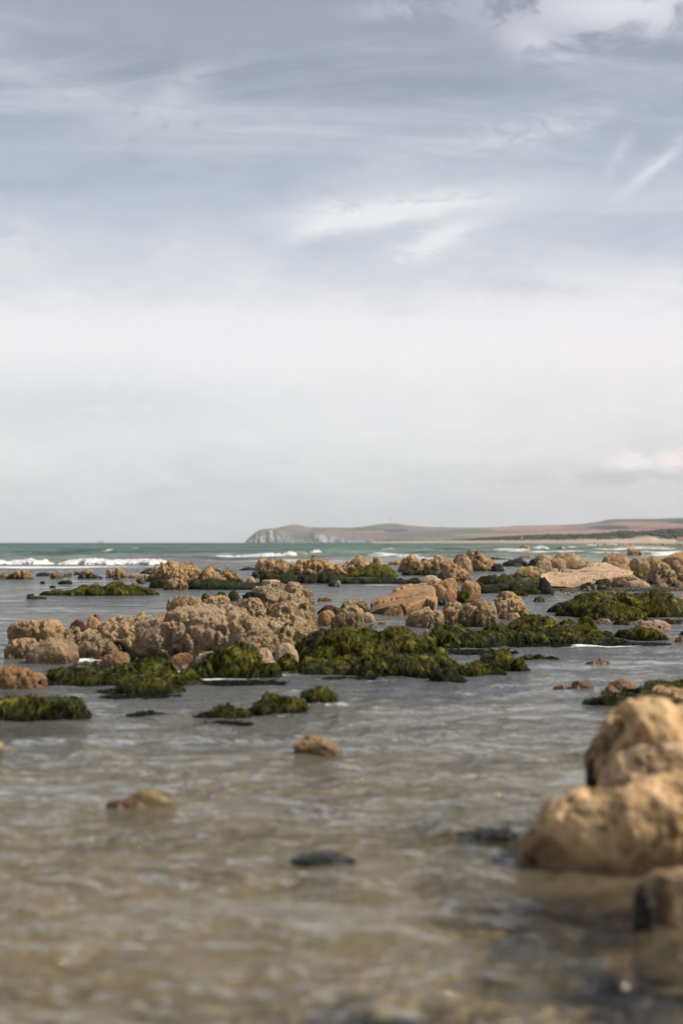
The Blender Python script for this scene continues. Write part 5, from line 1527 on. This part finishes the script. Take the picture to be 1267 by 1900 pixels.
R('crust', [(424, 1140), (428, 1122), (440, 1112), (456, 1105), (470, 1101), (486, 1108), (500, 1120), (504, 1140)], 1160, 'tan shelf left of the big rounded boulder of the main reef', depth=.6, z0=.12, style='pale')
R('sand', [(434, 1140), (438, 1120), (450, 1111), (468, 1109), (482, 1112), (492, 1124), (494, 1140)], 1178, 'smooth orange patch of rock showing between crusted boulders', depth=.4, z0=.14)
R('crust', [(452, 1152), (456, 1112), (464, 1098), (474, 1090), (490, 1084), (508, 1081), (528, 1080), (548, 1080.5), (562, 1084), (573, 1091), (580, 1102), (584, 1118), (588, 1134), (590, 1152)], 1176, 'big rounded crusted boulder, highest of the main reef, right of its middle', depth=.7, res=1.3)
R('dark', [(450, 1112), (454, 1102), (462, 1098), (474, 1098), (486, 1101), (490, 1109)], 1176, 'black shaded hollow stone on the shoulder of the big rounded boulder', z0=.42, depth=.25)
R('pale', [(486, 1088), (491, 1080), (499, 1076), (509, 1074.8), (517, 1077), (520, 1088)], 1110, 'small smooth stone lying on top of the highest boulder', z0=.32)
R('crust', [(440, 1150), (444, 1130), (452, 1118), (466, 1113), (480, 1116), (492, 1127), (496, 1150)], 1196, 'brown knob on the crest of the great crusted rock', depth=.6, z0=.14)
R('crustweed', [(486, 1200), (496, 1150), (508, 1126), (522, 1116), (538, 1117), (550, 1124), (562, 1136), (570, 1152), (576, 1172), (582, 1196)], 1212, 'crusted pinkish rock with a rounded shoulder, right end of the main reef', depth=.6, res=1.2)
R('sand', [(548, 1180), (556, 1150), (566, 1136), (578, 1134), (586, 1146), (590, 1180)], 1190, 'smooth orange rock face below the big rounded boulder, at its right', depth=.4)

R('crust', [(30, 1208), (60, 1196), (110, 1186), (150, 1182), (190, 1172), (220, 1158), (250, 1150), (280, 1142), (330, 1136), (380, 1134), (430, 1136), (470, 1144), (500, 1140), (540, 1132), (575, 1146), (586, 1176), (592, 1200)], 1216,
  'broken crusted bedrock showing between the boulders all along the main reef', name='reef_rock', depth=.22, res=1.1)
# stones on the weed in front of the main reef
R('sand', [(303, 1237), (312, 1224), (324, 1215), (338, 1210), (350, 1208), (358, 1213), (362, 1226), (358, 1237)], 1239, 'orange slab with a dark undercut, leaning on the great crusted rock', name='rock_slab', depth=.4, style='block')
R('pale', [(352, 1238), (358, 1222), (370, 1212), (384, 1207), (400, 1204), (412, 1208), (416, 1220), (412, 1234)], 1240, 'yellowish slab between the orange slab and the green dome', name='rock_slab', depth=.4, style='block')
R('pale', (266, 280, 1212), 1220, 'small round cream stone on the ledge of the main reef')
R('pale', (284, 296, 1219), 1226, 'little yellow stone in the weed under the great crusted rock')
R('pale', (334, 352, 1234), 1243, 'white grey stone in the gap behind the green dome')
R('crustweed', [(392, 1216), (398, 1203), (408, 1196), (418, 1200), (424, 1214)], 1222, 'brown weedy stone on the slope above the yellowish slab')

W_ = 'seaweed rock'
R('weed', [(360, 1256), (368, 1232), (382, 1214), (398, 1202), (414, 1192), (432, 1186), (452, 1190), (468, 1198), (480, 1212), (488, 1232), (492, 1252)], 1258, 'steep green weed mound in front of the great crusted rock', cat=W_, name='seaweed_mound', depth=.5, res=1.2)
R('weed', [(355, 1253), (362, 1233), (374, 1220), (388, 1216), (402, 1222), (416, 1234), (426, 1254)], 1258, 'dark green rounded hump right of the small green dome', cat=W_, name='seaweed_mound')
R('weed', [(328, 1280), (331, 1258), (338, 1246), (350, 1240), (362, 1244), (370, 1256), (374, 1278)], 1268, 'small green dome standing in the water before the main reef', cat=W_, name='seaweed_mound')
R('weed', [(424, 1257), (438, 1244), (452, 1238), (472, 1240), (486, 1234), (500, 1229), (513, 1231), (520, 1240), (522, 1256)], 1258, 'green weed mound below the pale block', cat=W_, name='seaweed_mound', depth=.4)
R('pale', [(467, 1240), (469, 1214), (474, 1204), (486, 1202), (498, 1203), (506, 1215), (513, 1228), (514, 1240)], 1255, 'smooth pale tan block held in the green weed, centre left', depth=.5, rough=.7, style='block')
R('pale', [(503, 1236), (508, 1206), (520, 1195), (534, 1192), (545, 1195), (551, 1206), (553, 1230)], 1244, 'brownish stone with a rounded pale right side, right of the pale block', depth=.6, rough=.7)
R('weedyel', [(517, 1243), (524, 1233), (535, 1230), (544, 1236), (546, 1243)], 1246, 'small yellow-green stone at the waterline in the centre', cat=W_)
R('weed', [(510, 1245), (518, 1222), (530, 1212), (544, 1214), (552, 1224), (556, 1242)], 1247, 'green weed below the rounded brownish stone', cat=W_, name='seaweed_mound')
R('weed', [(84, 1262), (98, 1245), (120, 1240), (140, 1238), (150, 1232), (165, 1226), (184, 1234), (200, 1238), (220, 1234), (238, 1226), (252, 1220), (268, 1218), (285, 1224), (300, 1228), (318, 1236), (326, 1250)], 1264, 'low green weed bank along the front of the main reef on the left', cat=W_, name='seaweed_ledge', depth=.3, res=1.1)
R('weed', [(172, 1286), (190, 1278), (215, 1268), (240, 1260), (262, 1256), (285, 1258), (305, 1260), (322, 1264), (338, 1270), (345, 1284)], 1289, 'flat green weed tongue reaching into the water below the left bank', cat=W_, name='seaweed_ledge', depth=.35)
R('weed', [(538, 1238), (546, 1205), (556, 1185), (570, 1172), (586, 1164), (604, 1158), (622, 1160), (642, 1164), (660, 1168), (680, 1174), (700, 1180), (716, 1196), (728, 1236)], 1240, 'broad dark green weed slope right of the main reef', cat=W_, name='seaweed_mound', depth=.5, res=1.2)
R('weedyel', [(556, 1236), (562, 1223), (574, 1218), (586, 1224), (592, 1232)], 1244, 'bright yellow-green blade-like stone in the weed, centre', cat=W_, depth=.4)
R('pale', (588, 602, 1231), 1239, 'tiny cream stone in the weed, centre')
R('dark', [(560, 1247), (580, 1238), (605, 1235), (630, 1237), (640, 1246)], 1248, 'low black wet rock at the waterline under the weed slope', depth=.4)
R('weedyel', (608, 636, 1237), 1249.5, 'small round yellowish weedy stone at the waterline right of the black rock', cat=W_)
R('weed', [(692, 1206), (698, 1184), (708, 1172), (722, 1166), (740, 1163), (756, 1165), (770, 1172), (782, 1184), (790, 1204)], 1212, 'upright green weed hump at the pool edge, centre right', cat=W_, name='seaweed_mound', res=1.1)
R('weed', [(640, 1256), (646, 1238), (656, 1224), (674, 1214), (700, 1211), (730, 1210), (762, 1212), (790, 1216), (815, 1222), (838, 1232), (850, 1246), (856, 1256)], 1257, 'long front weed mound with a pale streak on top, centre right', cat=W_, name='seaweed_mound', depth=.42, res=1.2)
R('weed', [(794, 1228), (798, 1210), (808, 1200), (818, 1199), (828, 1207), (833, 1226)], 1236, 'round dark green knob with a cream shell at its side', cat=W_, name='seaweed_mound')
R('pale', (814, 828, 1220), 1230, 'small bright cream shell-like stone beside the round green knob', z0=.05)
R('weeddark', [(794, 1264), (800, 1248), (812, 1238), (828, 1236), (842, 1243), (856, 1256), (866, 1263)], 1266.5, 'dark weed lump hanging to the water, front centre right', cat=W_, name='seaweed_mound')
R('weed', [(835, 1250), (848, 1238), (866, 1232), (884, 1230), (900, 1236), (920, 1240), (936, 1246), (950, 1250)], 1254, 'low green weed between the hanging lump and the green dome', cat=W_, name='seaweed_ledge', depth=.35)
R('weed', [(885, 1240), (890, 1224), (900, 1211), (914, 1203), (930, 1201.5), (944, 1205), (952, 1216), (957, 1240)], 1245, 'tall rounded green dome standing in the water, right of centre', cat=W_, name='seaweed_mound', res=1.2)
R('weed', [(944, 1242), (948, 1226), (956, 1219), (967, 1219), (975, 1227), (979, 1242)], 1245, 'small green knob attached right of the tall green dome', cat=W_, name='seaweed_mound')
R('weed', [(955, 1224), (975, 1216), (1000, 1215), (1020, 1218), (1036, 1222)], 1225, 'thin floating weed fringe right of the green dome', cat='seaweed', name='seaweed_clump', depth=.2, sink=.03)
R('weed', [(778, 1198), (788, 1176), (800, 1160), (818, 1152), (836, 1152), (850, 1158), (868, 1162), (886, 1164), (905, 1166), (925, 1166), (936, 1180), (940, 1198)], 1203, 'wide green weed bank below the boulder row', cat=W_, name='seaweed_mound', depth=.45, res=1.2)
R('pale', [(778, 1189), (784, 1175), (792, 1164), (800, 1160), (805, 1163), (802, 1175), (796, 1189)], 1192, 'pale oblong stone leaning in the green weed', depth=.6, rough=.3)
R('weed', [(772, 1200), (780, 1186), (792, 1180), (804, 1184), (812, 1200)], 1207, 'green weed hump at the foot of the pale oblong stone', cat=W_, name='seaweed_mound')
R('weed', [(888, 1190), (894, 1172), (906, 1160), (922, 1156), (938, 1158), (952, 1166), (960, 1178), (962, 1192)], 1196, 'rounded weed boulder with a black hollow on its left', cat=W_, name='seaweed_mound', res=1.1)
R('weed', [(935, 1176), (940, 1156), (952, 1146), (968, 1144), (985, 1147), (1002, 1143), (1016, 1145), (1030, 1152), (1042, 1162), (1048, 1176)], 1180, 'green ridge just below the bright channel', cat=W_, name='seaweed_ledge', depth=.4, res=1.1)
R('weed', [(940, 1194), (952, 1178), (970, 1170), (990, 1172), (1008, 1172), (1020, 1178), (1030, 1194)], 1197, 'green mound before the ridge below the bright channel', cat=W_, name='seaweed_mound', depth=.5)
R('weed', [(1030, 1178), (1036, 1158), (1046, 1151), (1060, 1151), (1072, 1154), (1084, 1146), (1094, 1147), (1100, 1156), (1104, 1162)], 1180, 'green hump with a lighter left side in the middle of the right weed', cat=W_, name='seaweed_mound', depth=.5)
R('weed', [(1008, 1194), (1020, 1178), (1040, 1172), (1062, 1172), (1080, 1180), (1090, 1192)], 1196, 'green lobe below the lighter-sided hump', cat=W_, name='seaweed_mound', depth=.4)
R('weed', [(1072, 1194), (1090, 1184), (1110, 1181), (1130, 1182), (1150, 1184), (1166, 1190), (1170, 1195)], 1197, 'flat green weed tongue along the water on the right', cat=W_, name='seaweed_ledge', depth=.3)
R('weed', [(1098, 1180), (1108, 1174), (1120, 1171), (1126, 1174), (1130, 1182)], 1184, 'small green hump above the flat green tongue', cat=W_, name='seaweed_mound')
R('weed', [(1142, 1184), (1152, 1172), (1166, 1166), (1180, 1166), (1190, 1172), (1196, 1184)], 1186, 'left of two rounded green humps by the layered slab', cat=W_, name='seaweed_mound')
R('weed', [(1166, 1187), (1174, 1174), (1188, 1166), (1204, 1165), (1220, 1170), (1230, 1180), (1234, 1188)], 1189, 'right of two rounded green humps by the layered slab', cat=W_, name='seaweed_mound')
R('pale', (992, 1008, 1184), 1190, 'small cream stone in the green weed under the ridge')
R('pale', (1008, 1035, 1167), 1172, 'thin pale stone in the water between green humps', depth=.4)
R('pale', (1083, 1095, 1168), 1173, 'small pale stone alone in the water above the green tongue')
R('weed', (924, 948, 1176), 1188, 'small green lump right of the rounded weed boulder', cat=W_)

# ------------------------------------------------------------------ water near the viewer
R('pale', [(1082, 1231), (1092, 1224), (1104, 1222), (1120, 1222), (1132, 1226), (1135, 1231)], 1232.5, 'flat cream stone alone in the bright water on the right', depth=.5)
R('sand', [(1057, 1276), (1062, 1267), (1072, 1264), (1086, 1265), (1096, 1269), (1099, 1276)], 1278, 'low orange stone awash left of the stone pair', depth=.6)
R('sand', (1024, 1056, 1270.5), 1277, 'flat wet stone barely out of the water, left of the low orange stone', depth=.5)
R('sand', [(1126, 1280), (1130, 1266), (1140, 1260), (1156, 1258.5), (1168, 1262), (1176, 1270), (1179, 1280)], 1282, 'pale orange stone with a split top by the green mound on the right', depth=.6)
R('brown', [(1112, 1290), (1116, 1279), (1126, 1273), (1138, 1273), (1145, 1281), (1146, 1290)], 1291, 'dark-sided brown stone in front of the split orange one')
R('weed', [(1080, 1304), (1096, 1298), (1112, 1292), (1132, 1286), (1152, 1280), (1172, 1278), (1190, 1270), (1204, 1260), (1222, 1257), (1245, 1256), (1275, 1258), (1310, 1266), (1330, 1300)], 1314, 'green weed mound behind the near golden rock', cat=W_, name='seaweed_mound', depth=.45, res=1.1)
R('sand', [(-40, 1270), (-25, 1248), (-8, 1238), (14, 1234.5), (34, 1236), (50, 1240), (68, 1246), (84, 1254), (90, 1264), (92, 1276)], 1280, 'low golden rock at the left edge, near the front', depth=.45, style='crust', rough=.6)
R('weed', [(-60, 1330), (-30, 1305), (0, 1294), (22, 1287), (44, 1288), (66, 1293), (90, 1296), (120, 1293), (140, 1297), (155, 1306), (158, 1318)], 1338, 'green weed mound at the left edge, nearest green one', cat=W_, name='seaweed_mound', depth=.35, res=1.1)
R('weed', [(360, 1331), (380, 1322), (405, 1313), (430, 1310), (450, 1314), (466, 1322), (470, 1330)], 1334, 'low green weed rock, left of three in the middle water', cat=W_, name='seaweed_mound', depth=.45)
R('weed', [(456, 1324), (470, 1308), (486, 1298), (505, 1292), (525, 1289), (548, 1290), (562, 1300), (570, 1316)], 1326, 'green weed rock in the middle of three in the middle water', cat=W_, name='seaweed_mound', depth=.5)
R('weed', [(556, 1302), (564, 1286), (576, 1276), (592, 1272), (608, 1272), (622, 1280), (630, 1296)], 1306, 'rounded green rock, right of three in the middle water', cat=W_, name='seaweed_mound', depth=.6)
R('weed', [(238, 1328), (256, 1322), (275, 1320), (295, 1321), (305, 1325)], 1329, 'flat weed patch barely above the water, left of the green three', cat='seaweed', name='seaweed_clump', depth=.4, sink=.03)
R('near', [(543, 1396), (548, 1376), (560, 1369), (578, 1367), (598, 1369), (614, 1376), (626, 1386), (634, 1397)], 1401, 'small orange-brown stone alone in the middle of the pool', depth=.6, rough=.7)
R('near', (-30, 12, 1374), 1402, 'orange stone cut by the left edge, near the front', depth=.7)
R('yellowstone', [(222, 1490), (234, 1476), (248, 1466), (264, 1461), (284, 1460), (304, 1466), (320, 1478), (332, 1490)], 1500, 'yellowish flat-topped stone with a dark left flank, alone in the pool', depth=.5, rough=.6, style='pale')
R('brown', [(200, 1494), (214, 1486), (236, 1481), (262, 1484), (280, 1494)], 1502, 'dark wet flank stone beside the yellowish flat-topped one', depth=.4)

# stones under the water surface, seen through it
def sunken(px, py, wpx, dpx, zt, label):
    x, y = at_z(px, py, zt)
    s = y / F
    SEED[0] += 1
    nu, nv = 40, 26
    th = np.linspace(0, 2 * math.pi, nu); ph = np.linspace(0, math.pi / 2, nv)
    r = np.cos(ph)[:, None]
    rx = wpx * s / 2; ry = rx * dpx
    V = np.stack([x + r * np.cos(th)[None, :] * rx, y + r * np.sin(th)[None, :] * ry, -.3 + (zt + .3) * np.sin(ph)[:, None] + 0 * th[None, :]], -1).reshape(-1, 3)
    V += (fbm(V / .12, 4, SEED[0]) * rx * .22)[:, None] * np.array([1, 1, .35])
    V[:, 2] = np.minimum(V[:, 2], -.012 + .01 * fbm(V / .05, 2, 9) - .008)
    V[nu - 1::nu] = V[::nu]
    return grid_mesh('sunken_rock', V, nu, nv, M['dark'], label, 'rock', origin=(x, y, -.3))
R('dark', [(540, 1603), (556, 1588), (578, 1585), (600, 1583), (628, 1588), (648, 1596), (660, 1603)], 1605, 'dark rock just awash, alone in the lower middle of the pool', depth=.7, rough=.6)
R('dark', [(846, 1552), (866, 1543), (892, 1538), (920, 1540), (944, 1536), (958, 1552)], 1555, 'dark weedy stone just awash beside the left tip of the near golden rock', depth=.6, rough=.6)
sunken(900, 1560, 300, .6, -.015, 'dark submerged rock beside the left tip of the near golden rock')
sunken(1010, 1715, 300, .5, -.02, 'large dark submerged rock below the near golden rock')
sunken(700, 1885, 460, .3, -.015, 'broad dark submerged rock at the bottom edge of the pool')
sunken(1180, 1850, 320, .5, -.02, 'dark submerged rock in the bottom right corner')
sunken(860, 1640, 150, .7, -.06, 'small dark submerged rock between the lone one and the golden rock')
sunken(90, 1360, 180, .6, -.03, 'dark submerged rock near the left edge below the nearest green mound')

# ------------------------------------------------------------------ near golden rock (out of focus, right)
R('near', [(1084, 1560), (1086, 1450), (1098, 1400), (1112, 1372), (1128, 1340), (1150, 1305), (1172, 1297), (1192, 1304), (1206, 1300), (1228, 1298), (1250, 1310), (1280, 1296), (1330, 1300), (1390, 1330), (1440, 1420), (1460, 1560)], 1560,
  'tall golden rock at the right edge, nearest and most blurred', name='near_rock', depth=.6, res=1.0, q=.5, rough=.75)
R('near', [(940, 1600), (952, 1562), (975, 1530), (1000, 1500), (1030, 1476), (1062, 1460), (1095, 1458), (1130, 1452), (1170, 1440), (1220, 1430), (1290, 1430), (1360, 1450), (1430, 1500), (1450, 1600)], 1625,
  'low golden rock shelf reaching left in front of the tall golden rock', name='near_rock', depth=.45, q=.55, rough=.7)
R('dark', [(1086, 1462), (1087, 1436), (1091, 1416), (1098, 1406), (1108, 1408), (1120, 1430), (1124, 1462)], 1548, 'dark piece standing in for the shaded left face of the tall golden rock', name='near_rock', depth=.7, rough=1.4)  # embedded black piece: shade of the rock's left face put in as colour
R('dark', [(1170, 1706), (1174, 1672), (1182, 1652), (1194, 1648), (1206, 1664), (1214, 1714)], 1726, 'black piece standing in for the wet shaded left face of the near golden block', name='near_rock', depth=.7, rough=1.4)  # added for the block's wet, shaded left side; its darkness is painted shade
R('near', (1195, 1330, 1272), 1330, 'golden knob at the right edge behind the tall golden rock', depth=.7, name='near_rock')
R('near', [(1176, 1715), (1180, 1640), (1192, 1628), (1215, 1618), (1260, 1618), (1320, 1625), (1370, 1660), (1380, 1715)], 1722, 'near golden block with a black shaded left face in the bottom right', name='near_rock', depth=.6, q=.35, style='block', rough=.55)

R('near', [(1092, 1560), (1098, 1470), (1112, 1425), (1140, 1395), (1180, 1380), (1240, 1372), (1310, 1380), (1380, 1410), (1440, 1560)], 1582,
  'golden middle shoulder joining the tall golden rock with the shelf before it', name='near_rock', depth=.5, q=.55, rough=.8)

# ------------------------------------------------------------------ loose stones on the bank under the pale slab
def pebbles():
    rs = np.random.RandomState(77)
    kinds = ['pale', 'brown', 'sand', 'dark', 'pale', 'brown']
    protos = []
    for i in range(10):
        k = kinds[i % 6]
        v, f = ico((0, 0, 0), (1, .8, .62), rs, .16)
        me = bpy.data.meshes.new('pebble')
        # one subdivision by hand for a rounder stone
        import bmesh
        bm = bmesh.new()
        vv = [bm.verts.new(p) for p in v]
        for q in f: bm.faces.new([vv[j] for j in q])
        bmesh.ops.subdivide_edges(bm, edges=bm.edges[:], cuts=1, smooth=.8, use_grid_fill=True)
        bm.to_mesh(me); bm.free()
        for p_ in me.polygons: p_.use_smooth = True
        me.materials.append(M[k])
        protos.append((k, me))
    zones = [  # px0, px1, py0, py1, count, size range px, label, group, allowed
        (1020, 1130, 1093, 1106, 60, (2.5, 6.5), 'small loose stone on the shingle strip under the pale slab', 'shingle stones under the pale slab'),
        (1130, 1267, 1088, 1102, 60, (2.5, 7.5), 'small loose stone among weed below the long brown block', 'loose stones below the brown block'),
        (940, 990, 1146, 1152, 14, (3, 7), 'small pale pebble at the foot of the large rough channel boulder', 'pebbles by the channel boulder'),
        (250, 300, 1222, 1228, 7, (4, 8), 'small pebble lodged on the orange ledge of the main reef', 'pebbles on the orange ledge'),
        (590, 700, 1156, 1168, 12, (3, 8), 'small stone at the muddy edge of the pool beside the cracked rock', 'stones at the pool edge'),
        (985, 1035, 1098, 1118, 14, (2.5, 5), 'tiny stone by the head of the bright channel', 'stones at the channel head'),
        (1060, 1250, 1104, 1135, 16, (3, 7), 'small stone half buried in the great green mound', 'stones in the great green mound'),
    ]
    for (a, b, c, d, n, sz, lab, grp) in zones:
        for i in range(n):
            px, py = rs.uniform(a, b), rs.uniform(c, d)
            k, me = protos[rs.randint(len(protos))]
            x, y = at_z(px, py, .05)
            s = rs.uniform(*sz) * y / F / 2
            zz = .05
            o = bpy.data.objects.new('stone', me)
            o.scale = (s * rs.uniform(.9, 1.5), s, s * rs.uniform(.7, 1.1))
            if 'mound' in lab:
                continue
            o.location = (x, y, zz)
            o.rotation_euler = (rs.uniform(-.4, .4), rs.uniform(-.4, .4), rs.uniform(0, 6))
            COL.objects.link(o)
            tag(o, lab, 'stone', grp)
pebbles()

# ------------------------------------------------------------------ froth gathered along the feet of the rocks
def froth():
    o, P, foam = SEA
    x, y = P[:, 0], P[:, 1]
    nz = fbm(P / np.array([.35, .6, 1.0]), 4, 301)
    idx = np.nonzero((y > 5.2) & (y < 48))[0]
    xs_, ys_ = x[idx], y[idx]
    add = np.zeros(len(idx))
    for (xa, xb, yc, fr_, sd, kd) in FEET:
        if yc > 46 or yc < 7.5: continue
        m = (xs_ > xa - .15) & (xs_ < xb + .15) & (ys_ < yc + .2) & (ys_ > yc - fr_ - .9)
        j = np.nonzero(m)[0]
        if not len(j): continue
        u = np.clip((xs_[j] - xa) / (xb - xa) * 2 - 1, -1, 1)
        a = ((1 - np.abs(u) ** 3.2) ** .5 * .92 + .08) * .95
        edge = yc - fr_ * a
        d = edge - ys_[j]
        w = .10 + .006 * yc
        k = np.exp(-((d - w * .4) / w) ** 2) * max(0.0, random.Random(sd).uniform(-.10, .34))
        add[j] = np.maximum(add[j], k)
    foam = foam.copy()
    foam[idx] += add * (1 + 1.5 * nz[idx])
    o.data.attributes['foam'].data.foreach_set('value', foam.astype(np.float32))
froth()

# ------------------------------------------------------------------ haze over the bay
def haze():
    v, f = box(0, 0, -12, 2 * 30500, 2 * 30500, 12 + 380)
    m = bpy.data.materials.new('bay_haze'); m.use_nodes = True
    t = NT(m.node_tree)
    p = t.n('ShaderNodeVolumePrincipled')
    p.inputs['Color'].default_value = (.93, .95, 1.0, 1)
    p.inputs['Density'].default_value = 3.0e-5
    o_ = t.n('ShaderNodeOutputMaterial'); t.link(p.outputs[0], o_.inputs['Volume'])
    joined('haze', [(v, f)], m, kind='stuff')
haze()
